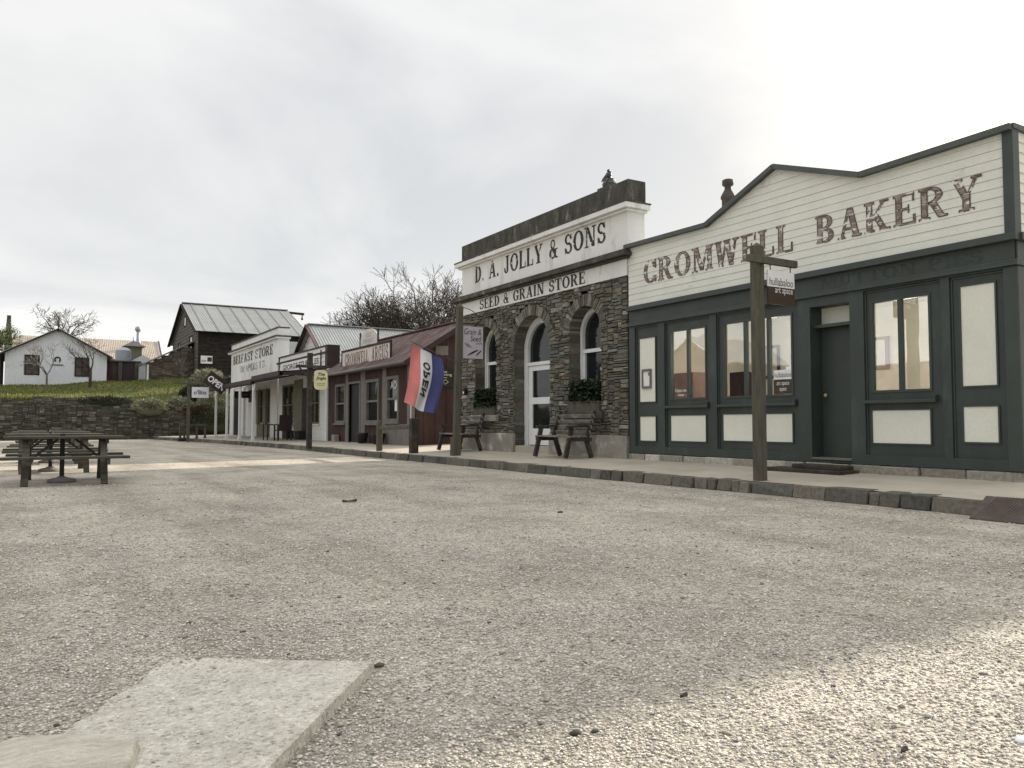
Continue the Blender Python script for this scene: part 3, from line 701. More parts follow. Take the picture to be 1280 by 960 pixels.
# ================================================================ BAKERY (front plane X = 10.3)
BX = 10.3; F = Face('x', BX); Fb = Face('x', BX + .045)
bk = thing('bakery', 'dark green and cream timber bakery shop with a peaked false front', 'shop', (10.3, 8.9, .2))
Y0, Y1 = 5.17, 12.57
mods = [(5.28, 6.0, .5, 2.62), (6.12, 7.27, .5, 2.62), (8.44, 10.18, .5, 2.62), (10.34, 11.53, .5, 2.62), (11.72, 12.4, .5, 2.62)]
door = (7.5, 8.2, .38, 2.6)
glz = [(6.28, 7.19, 1.42, 2.56), (8.56, 10.06, 1.42, 2.56), (10.46, 11.42, 1.42, 2.56)]
# heights on the wall were taken with the glass tops at 2.71
up = .14
mods = [(a, b, c, 2.86) for a, b, c, d in mods]; door = (7.5, 8.2, .38, 2.74); glz = [(a, b, 1.38, 2.71) for a, b, c, d in glz]
mb = MB()
holed(mb, F, Y0, Y1, .36, 3.2, -.04, 0, mods + [door])                                    # pilasters and rails
holed(mb, Fb, Y0 + .02, Y1 - .02, .37, 3.19, -.09, 0, glz + [door])                       # panelled back layer
mb.build('shop_front', M['green'], bk)
mb = MB()
poly = [(Y1, 3.29), (Y1, 4.5), (10.34, 4.47), (10.2, 4.53), (8.8, 5.1), (7.24, 4.54), (Y0 + .1, 4.56), (Y0 + .1, 3.29)]
def clipz(pg, z, keep_above):
    out = []
    for i in range(len(pg)):
        p, q = pg[i], pg[(i + 1) % len(pg)]; a_, b_ = (p[1] >= z) == keep_above, (q[1] >= z) == keep_above
        if a_: out.append(p)
        if a_ != b_: t = (z - p[1]) / (q[1] - p[1]); out.append((p[0] + (q[0] - p[0]) * t, z))
    return out
z = 3.29; nb = 15; hb = (5.1 - 3.29) / nb; P = F.pt
quads_ = [[(Y1, 3.29), (Y1, 4.5), (10.34, 4.47), (10.34, 3.29)], [(10.34, 3.29), (10.34, 4.47), (10.2, 4.53), (8.8, 5.1), (7.24, 4.54), (7.24, 3.29)], [(7.24, 3.29), (7.24, 4.54), (Y0 + .1, 4.56), (Y0 + .1, 3.29)]]
for i in range(nb):
    zb, zt = z + i * hb + .0018, z + (i + 1) * hb - .001; j = random.uniform(-.001, .001)
    for pg in quads_:
        q = clipz(clipz(pg, zb, True), zt, False)
        if len(q) < 3: continue
        f = [P(a_, z_, .007 * (1 - (z_ - zb) / hb) + .003 + j) for a_, z_ in q]; k = len(f)
        mb.add(f + [P(a_, z_, -.03) for a_, z_ in q], [tuple(range(k))] + [(m_, (m_ + 1) % k, k + (m_ + 1) % k, k + m_) for m_ in range(k)])
P = F.pt
bp = [(a, zz - .012) for a, zz in poly]
mb.prism([P(a, zz, -.028) for a, zz in bp], (.1, 0, 0))
ff = mb.build('false_front', M['cream'], bk)
mb = MB()
top = [(Y1 + .05, 4.5), (10.34, 4.47), (8.8, 5.1), (7.24, 4.54), (Y0 - .03, 4.58)]
for (a, za), (b_, zb) in zip(top[:-1], top[1:]):
    mb.beam((BX + .0, a, za + .02), (BX + .0, b_, zb + .02), .2, .075, (0, 0, 1))
mb.box(10.3 - .03, 18.4, Y0 - .05, Y0 + .12, 4.585, 4.65)
mb.build('capping', M['capgrey'], bk)
mb = MB()
mb.box(BX - .03, BX + .12, Y0 - .03, Y0 + .1, 3.3, 4.62)                                  # corner board
F.box(mb, Y0 - .06, Y1, 3.195, 3.29, -.02, .09); F.box(mb, Y0 - .05, Y1, 2.885, 2.93, -.02, .05); F.box(mb, Y0 - .04, Y1, 2.93, 2.965, -.02, .028)
F.box(mb, Y0 - .03, Y0 + .14, .36, 2.88, 0, .015)
mb.box(BX + .02, BX + 8, Y0 - .09, Y0 - .002, 3.195, 3.29); mb.box(BX + .02, BX + 8, Y0 - .05, Y0 - .002, 2.885, 2.93)
mb.box(BX + .0, BX + .2, Y0 - .032, Y0 + .0, .36, 2.88)
mb.box(BX + .02, BX + 8, Y0 - .025, Y0 - .002, 2.93, 3.195)
for a0, a1, z0, z1 in mods:                                                              # thin bead round each bay
    Fb.box(mb, a1 - .025, a1 - .002, z0, z1, 0, .02); Fb.box(mb, a0 + .002, a1, z1 - .03, z1 - .002, 0, .02)
mb.build('trim', M['green_trim'], bk, False, .006)
mb = MB(); Fs = Face('y', Y0)
lap(mb, Fs, BX + .22, BX + 8, .38, 2.88, .125); lap(mb, Fs, BX + .12, BX + 8, 3.3, 4.58, .125)
mb.box(BX + .12, BX + 8, Y0 + .005, Y0 + .14, .3, 4.58); mb.box(BX + 7.9, BX + 8, Y0 + .15, Y1 - .02, .3, 4.0); mb.box(BX + .12, BX + 7.9, Y1 - .14, Y1 - .02, .3, 4.0)
mb.build('side_wall', M['cream'], bk)
mb = MB(); mb.prism([(BX + .11, Y0 + .15, 3.95), (BX + .11, 8.87, 4.5), (BX + .11, Y1 - .02, 3.95), (BX + .11, Y1 - .02, 3.88), (BX + .11, Y0 + .15, 3.88)], (7.9, 0, 0)); mb.build('roof', M['ironroof'], bk)
random.seed(2); mb = MB(); a = Y0
while a < Y1:
    w = random.uniform(.3, .7); mb.col = scol([(.34, .32, .27), (.25, .23, .19), (.42, .4, .35)]); F.box(mb, a, min(Y1, a + w - .01), .1, .355 - random.uniform(0, .012), -.1, random.uniform(-.01, .05)); a += w
mb.build('foundation', M['kerb'], bk, False, .015)
for (a0, a1, z0, z1) in [(5.44, 5.87, 1.43, 2.72), (5.44, 5.87, .71, 1.16), (6.32, 7.18, .67, 1.13), (8.59, 10.07, .65, 1.1), (10.49, 11.40, .62, 1.09), (11.83, 12.29, 1.37, 2.62), (11.83, 12.29, .61, 1.08)]:
    mb = MB(); Fb.box(mb, a0, a1, z0, z1, 0, .006); w_ = .022
    o = mb.build('panel', M['cream_panel'], bk)
    g = MB()
    for q in ((a0 - w_, a0, z0 - w_, z1 + w_), (a1, a1 + w_, z0 - w_, z1 + w_), (a0, a1, z0 - w_, z0), (a0, a1, z1, z1 + w_)): Fb.box(g, *q, 0, .018)
    g.build('frame', M['green_trim'], o)
for (a0, a1, z0, z1), nv in zip(glz, (1, 2, 1)):
    window(Fb, bk, a0 + .001, a1 - .001, z0 + .001, z1 - .001, M['green_trim'], M['shopglass'], .035, nv, 0, -.05, .012, .06)
    mb = MB(); F.box(mb, a0 - .08, a1 + .1, 1.23, 1.275, -.03, .045); F.box(mb, a0 - .08, a0 - .055, 1.275, 1.33, -.03, .045); mb.build('window_sill', M['green_trim'], bk, False, .005)
# recessed door and transom light
Fd = Face('x', BX + .27)
mb = MB(); mb.box(BX + .135, BX + .3, 7.4, 7.5, .36, 2.9); mb.box(BX + .135, BX + .3, 8.2, 8.3, .36, 2.9); mb.box(BX + .135, BX + .3, 7.5, 8.2, 2.74, 2.9); mb.box(BX + .1, BX + .3, 7.5, 8.2, 2.42, 2.47)
mb.box(BX + .01, BX + .3, 7.5, 8.2, .36, .40); mb.build('door_frame', M['green'], bk)
mb = MB(); Fd.box(mb, 7.5, 8.2, .41, 2.42, -.04, 0); dr = mb.build('door', M['green_trim'], bk)
mb = MB(); mb.ball((BX + .235, 8.12, 1.38), .03, 12); mb.tube((BX + .27, 8.12, 1.38), (BX + .23, 8.12, 1.38), .01, .01, 8); mb.build('handle', M['brass'], dr, True)
mb = MB(); Fd.box(mb, 7.5, 8.2, 2.47, 2.74, -.04, -.01); mb.build('transom_light', M['cream_panel'], bk)
mb = MB(); mb.box(BX - .02, BX + .2, 7.5, 8.2, .402, .43); mb.build('threshold', M['greytrim'], bk)
# room behind the glass
mb = MB(); x0, x1 = BX + .2, BX + 3.2
mb.quad((x1, Y0 + .2, .4), (x1, Y1 - .2, .4), (x1, Y1 - .2, 3.1), (x1, Y0 + .2, 3.1)); mb.quad((x0, Y1 - .2, .4), (x1, Y1 - .2, .4), (x1, Y1 - .2, 3.1), (x0, Y1 - .2, 3.1))
mb.quad((x0, Y0 + .2, .4), (x1, Y0 + .2, .4), (x1, Y0 + .2, 3.1), (x0, Y0 + .2, 3.1)); mb.quad((x0, Y0 + .2, 3.1), (x1, Y0 + .2, 3.1), (x1, Y1 - .2, 3.1), (x0, Y1 - .2, 3.1))
mb.build('room_wall', M['inside'], bk)
mb = MB(); mb.quad((BX + .1, Y0 + .2, .42), (x1, Y0 + .2, .42), (x1, Y1 - .2, .42), (BX + .1, Y1 - .2, .42)); mb.build('room_floor', M['insidewood'], bk)
for (yy, zz, w, h, mm) in [(10.6, 1.9, .6, .5, 'insidewood'), (11.5, 1.9, .5, .7, 'maroon'), (9.0, 1.95, .5, .6, 'insidewood'), (7.4, 1.75, .6, .5, 'insidewood'), (6.3, 1.85, .4, .6, 'red')]:
    mb = MB(); Fr = Face('x', x1 - .03); Fr.box(mb, yy, yy + w, zz, zz + h, -.02, .02); t = mb.build('picture_frame', M[mm]); g = MB(); Fr.box(g, yy + .06, yy + w - .06, zz + .06, zz + h - .06, .02, .025); g.build('picture', M['signaged'], t)
    tag(t, {10.6: 'brown framed picture inside the left shop window of the bakery', 11.5: 'maroon framed tall picture on the back wall of the bakery room', 9.0: 'brown framed picture seen through the widest bakery window', 7.4: 'low brown framed picture behind the right bakery window', 6.3: 'red framed picture behind the right bakery window'}[yy], 'picture')
mb = MB(); mb.box(BX + .75, BX + 1.2, 11.55, 12.1, .43, 1.95); t = mb.build('display_cabinet', M['insidewood'], None, False, .02); tag(t, 'orange brown wooden cabinet inside the left bakery window', 'cabinet')
mb = MB(); mb.box(BX + .9, BX + 1.0, 10.25, 10.75, .43, 1.9); t = mb.build('display_screen', M['maroon'], None, False, .02); tag(t, 'dark purple display board standing inside the widest bakery window', 'display board')
# lit spot lamp inside
t = thing('pendant_lamp', 'small lit warm lamp hanging inside the right bakery window', 'lamp', (BX + 1.2, 6.55, 2.45))
mb = MB(); mb.ball((BX + 1.2, 6.55, 2.45), .04, 10); e, en, eb = newmat('bulb_glow'); eb.inputs['Emission Color'].default_value = (1, .8, .5, 1); eb.inputs['Emission Strength'].default_value = 8; mb.build('bulb', e, t, True)
mb = MB(); mb.tube((BX + 1.2, 6.55, 2.49), (BX + 1.2, 6.55, 3.1), .006, .006, 6); mb.build('cord', M['black'], t)
pl = bpy.data.lights.new('room_lamp_light', 'POINT'); pl.energy = 26; pl.color = (1, .93, .83); pl.shadow_soft_size = .15
po = bpy.data.objects.new('room_lamp_light', pl); C.objects.link(po); po.parent = t; po.location = (.3, 1.0, -.1)
pl2 = pl.copy(); po2 = bpy.data.objects.new('room_lamp_light', pl2); C.objects.link(po2); po2.parent = t; po2.location = (.3, 3.7, -.1)
# lettering on the false front
def twotone(txt, F_, a, z, w, h, parent, seed):
    g = slabgrid(txt, 60); e = g.copy()
    for dy, dx in ((1, 0), (-1, 0), (0, 1), (0, -1)):
        sh = np.roll(g, (2 * dy, 2 * dx), (0, 1)); e &= sh
    nz = vnoise(*g.shape, 4, seed) * .5 + vnoise(*g.shape, 15, seed + 3) * .5
    bands = (np.arange(60) % 15 < 2)[:, None]
    face = e & (nz > .37) & ~(bands & (nz < .66)); edge = g & ~e & (nz > .3)
    mb = MB(); cells(mb, edge | (e & ~face & (nz > .57)), F_.pt(a, z, .0135), F_.u, (0, 0, 1), w, h, 0); cells(mb, face, F_.pt(a, z, .0135), F_.u, (0, 0, 1), w, h, 1)
    return mb.build('lettering', [M['letter_dark'], M['letter_face']], parent)
twotone('CROMWELL', F, 12.1, 3.68, 3.62, .46, ff, 1); twotone('BAKERY', F, 8.06, 3.685, 2.53, .44, ff, 9)
slabtext('MUTTON PIES', F, 8.0, 3.0, 2.45, .155, M['ghost_green'], bk, .003, .3, 4, 36)
# chimney on the roof
ch = MB(); cx, cy = 13.0, 12.44
ch.lathe((cx, cy, 4.0), [(.135, 0), (.135, 1.85), (.16, 1.88), (.16, 1.92), (.12, 2.0), (.075, 2.08), (.07, 2.2), (.075, 2.21)], 18); chm = ch.build('chimney', M['clay'], bk, True)
ch = MB(); ch.lathe((cx, cy, 6.16), [(.1, 0), (.125, .02), (.125, .12), (.09, .14)], 18); ch.build('cowl', M['clay'], chm, True)
# things fixed to the bakery
t = thing('notice_frame', 'grey framed paper notice on the tall cream panel by the stone store', 'notice', (BX, 12.05, 1.75)); Fp = Face('x', BX + .037)
mb = MB(); holed(mb, Fp, 11.94, 12.21, 1.63, 2.01, .002, .03, [(11.975, 12.175, 1.675, 1.965)]); mb.build('frame', M['greytrim'], t); mb = MB(); Fp.box(mb, 11.976, 12.174, 1.676, 1.964, .002, .012); mb.build('paper', M['signwhite'], t)
mb = MB(); Fp.box(mb, 12.0, 12.03, 1.88, 1.94, .012, .014); mb.build('print', M['ink_brown'], t)
Fg = Face('x', BX + .075)
t = thing('window_notice', 'white over brown art shop notice inside the widest bakery window', 'notice', (BX, 8.8, 1.6))
mb = MB(); Fg.box(mb, 8.61, 8.98, 1.66, 1.81, .0, .006); mb.build('upper_sheet', M['signwhite'], t); mb = MB(); Fg.box(mb, 8.61, 8.98, 1.42, 1.655, .0, .006); mb.build('lower_sheet', M['signbrown'], t)
fonttext('hullabaloo', Fg.pt(8.96, 1.69, .008), Fg.u, (0, 0, 1), .33, .08, M['ink'], t); fonttext('art space\nopen', Fg.pt(8.92, 1.45, .008), Fg.u, (0, 0, 1), .25, .17, M['signwhite'], t)
t = thing('window_decal', 'small white lettered decal low in the left bakery window', 'decal', (BX, 11.2, 1.45))
fonttext('Open to\nview', Fg.pt(11.28, 1.45, .04), Fg.u, (0, 0, 1), .3, .14, M['signwhite'], t)
mb = MB(); mb.box(9.82, 10.25, 7.35, 8.75, .2, .27); mb.box(9.95, 10.26, 7.45, 8.3, .272, .335); t = mb.build('door_step', M['wood_dark'], None, False, .01); tag(t, 'low dark timber step in front of the green bakery door', 'step')

# ================================================================ STONE STORE
JX = 10.3; J = Face('x', JX); js = thing('stone_store', 'two storey high schist stone grain store with white lettered parapet', 'shop', (10.3, 16.2, .2))
JY0, JY1 = 12.62, 19.87
ops = [(14.08, .58, 1.2, 2.93), (16.25, .8, .36, 2.76), (18.52, .58, 1.16, 2.93)]      # centre, half width, sill, spring
def jcut(extra):
    def f(z, z2):
        out = []
        for c, r, s, sp in ops:
            if z2 <= s: continue
            if z2 <= sp: hw = r
            else:
                d = max(z, sp) - sp
                hw = math.sqrt(max(0, (r + extra) ** 2 - d * d)) if d < r + extra else 0
                if extra and z < sp: hw = max(hw, r)
            if hw > .02: out.append((c - hw, c + hw))
        return out
    return f
random.seed(21); mb = MB()
stones(mb, J, JY0, JY1, .7, 3.95, jcut(.24), (.035, .125), (.14, .6), (0, .032), back=-.012)
z = .7; mb.col = (.11, .1, .078)
while z < 3.95:
    h = .03
    for s0, s1 in subtract(JY0, JY1, jcut(0)(z, z + h)): J.box(mb, s0, s1, z, z + h, -.42, -.014)
    z += h
for c, r, s, sp in ops:                                                                  # voussoirs
    a = 0.0
    while a < math.pi - .02:
        da = min(random.uniform(.07, .13), math.pi - a); mb.col = scol(STONE); n_ = random.uniform(.01, .04); ro = r + random.uniform(.2, .27); P = J.pt
        q = [(c + math.cos(t_) * rr, sp + math.sin(t_) * rr) for t_, rr in ((a + .006, r), (a + da - .006, r), (a + da - .01, ro), (a + .01, ro))]
        mb.add([P(x, y, n_) for x, y in q] + [P(x, y, -.4) for x, y in q], [(3, 2, 1, 0), (0, 1, 5, 4), (1, 2, 6, 5), (2, 3, 7, 6), (3, 0, 4, 7)]); a += da
    z = s                                                                                # jamb stones
    while z < sp - .03:
        h = min(random.uniform(.07, .2), sp - z)
        for sg in (-1, 1):
            mb.col = scol(STONE, .7, 1.1); o_ = random.uniform(0, .015); x = c + sg * r
            J.box(mb, min(x, x - sg * o_), max(x, x - sg * o_ + .001), z + .005, z + h - .005, -.4, -.02)
        z += h
mb.build('stone_wall', M['schist'], js)
mb = MB()
for s0, s1 in subtract(JY0, JY1, [(16.25 - .8, 16.25 + .8)]): J.box(mb, s0, s1, .1, .7, -.42, .05)
mb.box(JX + .42, JX + 8, JY1 - .4, JY1, .1, 4.3); mb.box(JX + .42, JX + 8, JY0, JY0 + .4, .1, 4.3); mb.box(JX + 7.6, JX + 8, JY0 + .4, JY1 - .4, .1, 4.3)
mb.build('plinth', M['render'], js, False, .01)
mb = MB(); J.box(mb, JY0 - .02, JY1 + .02, 3.95, 4.3, -.42, .03); J.box(mb, JY0 - .02, JY1 + .02, 4.44, 5.3, -.45, .0)
pn = mb.build('parapet', M['white'], js)
slabtext('D. A. JOLLY & SONS', J, 19.12, 4.77, 5.8, .45, M['ink'], pn, .004, .27, 5)
slabtext('SEED & GRAIN STORE', J, 18.80, 3.995, 4.79, .27, M['ink'], pn, .034, 0, 6)
mb = MB(); J.box(mb, JY0 - .1, JY1 + .3, 4.285, 4.33, -.3, .12); J.box(mb, JY0 - .16, JY1 + .35, 4.333, 4.41, -.3, .21); J.box(mb, JY0 - .12, JY1 + .3, 4.412, 4.46, -.3, .18); mb.build('cornice', M['dark_cornice'], js, False, .01)
mb = MB(); J.box(mb, JY0 - .1, JY1 + .12, 5.26, 5.31, -.47, .08); J.box(mb, JY0 - .17, JY1 + .2, 5.312, 5.42, -.5, .16); tc_ = mb.build('top_cornice', M['white'], js, False, .01)
mb = MB(); J.box(mb, JY0 - .18, JY1 + .21, 5.422, 5.45, -.5, .17); mb.build('cornice_capping', M['dark_cornice'], js)
mb = MB(); J.box(mb, JY0 - .06, JY1 + .04, 5.45, 5.93, -.46, .01); mb.build('attic', M['moss_conc'], js, False, .015)
mb = MB(); mb.prism([(JX + .45, JY0, 4.3), (JX + .45, (JY0 + JY1) / 2, 5.2), (JX + .45, JY1, 4.3)], (7.5, 0, 0)); mb.build('roof', M['ironroof'], js)
Jw = Face('x', JX + .34)
def arched(c, r, z0, sp, fw, door_):
    n_ = 20; mb = MB()
    def arc(rr): return [(c + rr * math.cos(math.pi * i / n_), sp + rr * math.sin(math.pi * i / n_)) for i in range(n_ + 1)]
    o_, i_ = arc(r), arc(r - fw); P = Jw.pt; nn = .05
    for k in range(n_):
        q = [o_[k], o_[k + 1], i_[k + 1], i_[k]]
        mb.add([P(x, y, nn) for x, y in q] + [P(x, y, -.06) for x, y in q], [(3, 2, 1, 0), (2, 3, 7, 6), (0, 1, 5, 4), (4, 5, 6, 7)])
    Jw.box(mb, c - r, c - r + fw, z0, sp, -.06, nn); Jw.box(mb, c + r - fw, c + r, z0, sp, -.06, nn)
    g = MB(); zz = -.03
    g.add([P(x, y, zz) for x, y in i_] + [P(c - r + fw, z0, zz), P(c + r - fw, z0, zz)], [tuple(range(n_ + 3))])
    return mb, g
for (c, r, s, sp) in (ops[0], ops[2]):
    mb, g = arched(c, r, s + .02, sp, .09, False); Jw.box(mb, c - r + .09, c + r - .09, 2.52, 2.6, -.05, .04); Jw.box(mb, c - r + .09, c + r - .09, s + .02, s + .12, -.05, .04)
    Jw.box(mb, c - r + .09, c - r + .14, s + .12, 2.52, -.05, .02); Jw.box(mb, c + r - .14, c + r - .09, s + .12, 2.52, -.05, .02)
    w = mb.build('window', M['whiteclean'], js); g.build('pane', M['glass'], w)
    mb = MB(); J.box(mb, c - r - .12, c + r + .12, s - .16, s, -.38, .1); mb.build('sill', M['dark_cornice'] if c < 15 else M['render'], js, False, .015)
c, r, s, sp = ops[1]
mb, g = arched(c, r, .4, sp, .16, True); Jw.box(mb, c - r + .16, c + r - .16, 2.37, 2.45, -.05, .06)
w = mb.build('door_surround', M['whiteclean'], js); g.build('pane', M['glass'], w)
mb = MB(); a0, a1 = c - r + .18, c + r - .18; holed(mb, Jw, a0, a1, .42, 2.36, -.02, .03, [(a0 + .17, a1 - .17, .82, 1.42), (a0 + .17, a1 - .17, 1.58, 2.24)]); d = mb.build('door', M['whiteclean'], js)
mb = MB(); Jw.box(mb, a0 + .17, a1 - .17, .82, 1.42, -.005, .005); Jw.box(mb, a0 + .17, a1 - .17, 1.58, 2.24, -.005, .005); mb.build('pane', M['glass'], d)
mb = MB(); mb.ball(Jw.pt(a0 + .09, 1.5, .07), .03, 10); mb.tube(Jw.pt(a0 + .09, 1.5, .03), Jw.pt(a0 + .09, 1.5, .07), .01, .01); mb.build('handle', M['brass'], d, True)
mb = MB(); J.box(mb, c - r, c + r, .2, .4, -.45, -.02); mb.build('threshold', M['conc'], js)
# window boxes
for (c, r, s, sp), lb in ((ops[0], 'timber window box of dense dark green plants by the right bench'), (ops[2], 'timber window box of dark plants by the lamp post sign')):
    t = thing('window_box', lb, 'planter', (JX, c, s), 'window boxes of the stone store'); mb = MB(); J.box(mb, c - r + .02, c + r - .02, s + .002, s + .2, -.25, .07); J.box(mb, c - r + .0, c + r - .0, s + .2, s + .225, -.26, .085); mb.build('box', M['wood'], t)
    random.seed(int(c * 10)); mb = MB()
    for i in range(1800):
        k = random.uniform(.4, 1.6); mb.col = (k, k * 1.05, k); leaf(mb, Vector((JX + random.uniform(-.1, .22), c + random.uniform(-r + .03, r - .03), s + .2 + random.random() ** 1.2 * .5)), random.uniform(.03, .075))
    mb.build('foliage', M['leaf_dark'], t)
# dark figurine on the attic
t = thing('rooftop_figurine', 'small dark seated figure statue on top of the stone store parapet', 'statue', (JX + .15, 13.35, 5.93)); B = Vector((JX + .15, 13.35, 5.93))
mb = MB(); mb.box(B.x - .14, B.x + .14, B.y - .2, B.y + .28, B.z, B.z + .05); mb.lathe(B + Vector((0, .02, .05)), [(.15, 0), (.16, .06), (.13, .12), (.12, .17)], 12); mb.build('base', M['metal'], t, False, .01)
mb = MB(); mb.lathe(B + Vector((0, .05, .2)), [(.07, 0), (.075, .04), (.055, .1), (.065, .15), (.03, .18)], 10); mb.ball(B + Vector((0, .05, .41)), .038, 10)
for sg in (-1, 1):
    mb.tube(B + Vector((sg * .05, .04, .22)), B + Vector((sg * .06 - .06, -.04, .2)), .032, .028); mb.tube(B + Vector((sg * .06 - .06, -.04, .2)), B + Vector((sg * .06 - .06, -.05, .1)), .026, .022)
    mb.tube(B + Vector((0, .05 + sg * .06, .35)), B + Vector((-.04, .05 + sg * .12, .27)), .024, .02); mb.tube(B + Vector((-.04, .05 + sg * .12, .27)), B + Vector((-.1, .04 + sg * .03, .25)), .02, .016)
mb.build('figure', M['metal'], t, True); mb = MB(); mb.tube(B + Vector((-.1, .16, .19)), B + Vector((-.1, -.16, .33)), .016, .012, 8); mb.ball(B + Vector((-.1, .1, .22)), .05, 10, sc=(.4, 1, .8)); mb.build('instrument', M['metal'], t, True)
# small wall lantern
t = MB(); J.box(t, 19.5, 19.62, 1.72, 1.92, .04, .12); t = t.build('meter_box', M['black'], None, False, .01); tag(t, 'small black meter box on the stone wall behind the tall sign post', 'box'); mb = MB(); J.box(mb, 19.53, 19.59, 1.76, 1.82, .121, .126); mb.build('dial', M['signwhite'], t)
# ================================================================ RED PRINT SHOP (Argus)
AX = 10.3; A = Face('x', AX); A0, A1 = 23.3, 31.65
ar = thing('red_shop', 'low oxide red timber shop with a rusted roof and grey window trim', 'shop', (10.3, 27.4, .2))
def rz(x): return 2.98 + (x - 10.15) * .645           # underside of the front roof slope
RX, RZ = 12.2, 2.98 + (12.2 - 10.15) * .645
wins = [(29.53, 30.71, .95, 2.47), (26.08, 27.35, .95, 2.5), (24.33, 25.39, 1.0, 2.52)]; adoor = (27.95, 29.13, .22, 2.42)
mb = MB(); holed(mb, A, A0, A1, .15, 2.95, -.12, 0, wins + [adoor]); mb.build('front_wall', M['red'], ar)
mb = MB(); x = AX
while x < 14.25:                                       # vertical boards of the gable end
    x2 = min(x + .2, 14.25)
    z1, z2 = (min(rz(q), RZ - (q - RX) * .645) - .01 for q in (x, x2)); yy = A0 - (.012 if int((x - AX) / .2) % 2 else 0)
    mb.prism([(x, yy, .15), (x2 - .006, yy, .15), (x2 - .006, yy, z2), (x, yy, z1)], (0, .1, 0)); x = x2
mb.box(14.15, 14.25, A0 + .1, A1, .15, 2.8); mb.prism([(AX + .12, A1, .15), (14.25, A1, .15), (14.25, A1, 2.9), (RX, A1, RZ - .02), (AX + .12, A1, 2.98)], (0, -.1, 0))
mb.build('gable_wall', M['red'], ar)
mb = MB(); N_ = (-.542, 0, .84)
corr(mb, (10.0, A0 - .15, rz(10.0) + .03), (0, A1 - A0 + .3, 0), (RX - 10.0, 0, (RX - 10.0) * .645), N_, .1, .011); corr(mb, (RX + 2.15, A0 - .15, RZ + .03 - 2.15 * .645), (0, A1 - A0 + .3, 0), (-2.15, 0, 2.15 * .645), (.542, 0, .84), .1, .011)
mb.beam((RX, A0 - .16, RZ + .06), (RX, A1 + .16, RZ + .06), .22, .04)
rf = mb.build('roof', M['redroof'], ar)
mb = MB(); mb.beam((9.98, A0 - .17, rz(9.98) - .04), (RX, A0 - .17, RZ - .04), .03, .16); A.box(mb, A0 - .14, A1 + .12, 2.78, 2.9, .27, .3); A.box(mb, A0, A1, 2.83, 2.95, .0, .05); mb.build('fascia', M['maroon'], ar)
mb = MB(); mb.tube((9.97, A0 - .1, 2.88), (9.97, A1, 2.84), .055, .055, 8); mb.build('gutter', M['greytrim'], ar, True)
mb = MB()
for a0, a1 in ((23.3, 23.62), (25.42, 25.75), (27.4, 27.86), (29.22, 29.5)): mb = MB(); A.box(mb, a0, a1, .15, 2.83, .001, .03); mb.build('pilaster', M['greytrim'], ar)
mb = MB(); A.box(mb, 23.63, 25.41, .2, .92, .001, .022); mb.build('panel', M['greytrim'], ar)
mb = MB(); mb.box(AX - .035, AX + .08, A0 - .035, A0 - .013, .15, 2.9); mb.build('corner_board', M['greytrim'], ar)
mb = MB(); A.box(mb, A0 - .02, A0 + .03, .15, 2.82, .031, .045); mb.build('corner_bead', M['whiteclean'], ar)
for w in wins: 
    o = window(A, ar, *w, M['greytrim'], M['glass'], .1, 0, 1, -.08, .04, .07, M['greytrim'])
mb = MB(); A.box(mb, 27.86, 27.95, .2, 2.5, -.1, .05); A.box(mb, 29.13, 29.22, .2, 2.5, -.1, .05); A.box(mb, 27.95, 29.13, 2.42, 2.5, -.1, .05); mb.build('door_frame', M['greytrim'], ar)
mb = MB(); A.box(mb, 27.96, 29.12, .23, 2.41, -.1, -.06); mb.build('door', M['black'], ar)
mb = MB(); A.box(mb, 24.5, 24.75, 1.35, 1.75, -.02, -.015); t = mb.build('window_card', M['signwhite']); tag(t, 'small white card in the window of the red shop nearest the flag', 'notice')
fonttext('AO', A.pt(25.15, 2.1, -.03), A.u, (0, 0, 1), .5, .25, M['signwhite'], ar)
Ag = Face('y', A0)
mb = MB(); Ag.box(mb, 11.1, 11.55, 3.15, 3.45, .0, .03); mb.build('gable_vent', M['greytrim'], ar)
def signboard(name, label, F_, a0, a1, z0, z1, fm, bm, fw=.05, n0=0, group=None):
    t = thing(name, label, 'sign', F_.pt((a0 + a1) / 2, z0, n0), group); mb = MB(); F_.box(mb, a0, a1, z0, z1, n0, n0 + .03); mb.build('board', bm, t)
    if fm: g = MB(); holed(g, F_, a0 - .02, a1 + .02, z0 - .02, z1 + .02, n0 - .01, n0 + .05, [(a0 + fw, a1 - fw, z0 + fw, z1 - fw)]); g.build('frame', fm, t)
    return t
A2 = Face('x', 10.42)
t = signboard('shop_sign', 'long aged white roof sign with faded red old style CROMWELL ARGUS letters', A2, 25.3, 30.3, 3.03, 3.76, M['red'], M['signaged'], .06)
slabtext('CROMWELL', A2.pt and A2, 29.95, 3.17, 2.55, .44, M['ink_red'], t, .034, .2, 2); slabtext('ARGUS', A2, 27.1, 3.14, 1.55, .52, M['ink_red'], t, .034, .2, 3)
for y in (25.4, 27.8, 30.2): mb = MB(); mb.beam((10.46, y, 3.05), (11.2, y, 3.68), .04, .04); mb.build('brace', M['wood_dark'], t)
t = thing('arched_sign', 'small arched ghost lettered white sign above the long CROMWELL ARGUS board', 'sign', (10.75, 28.3, 3.75)); A3 = Face('x', 10.75)
pts = [(27.45, 3.5), (29.15, 3.5), (29.15, 4.1)] + [(28.3 + .85 * math.cos(q), 4.1 + .38 * math.sin(q)) for q in [math.pi * (1 - i / 10) for i in range(11)]] + [(27.45, 4.1)]
mb = MB(); mb.prism([A3.pt(a, z, .02) for a, z in pts], (.03, 0, 0)); mb.build('board', M['signaged'], t)
for q in (27.35, 29.18): mb = MB(); A3.box(mb, q, q + .07, 3.4, 4.4, -.02, .03); mb.build('support', M['wood_dark'], t)
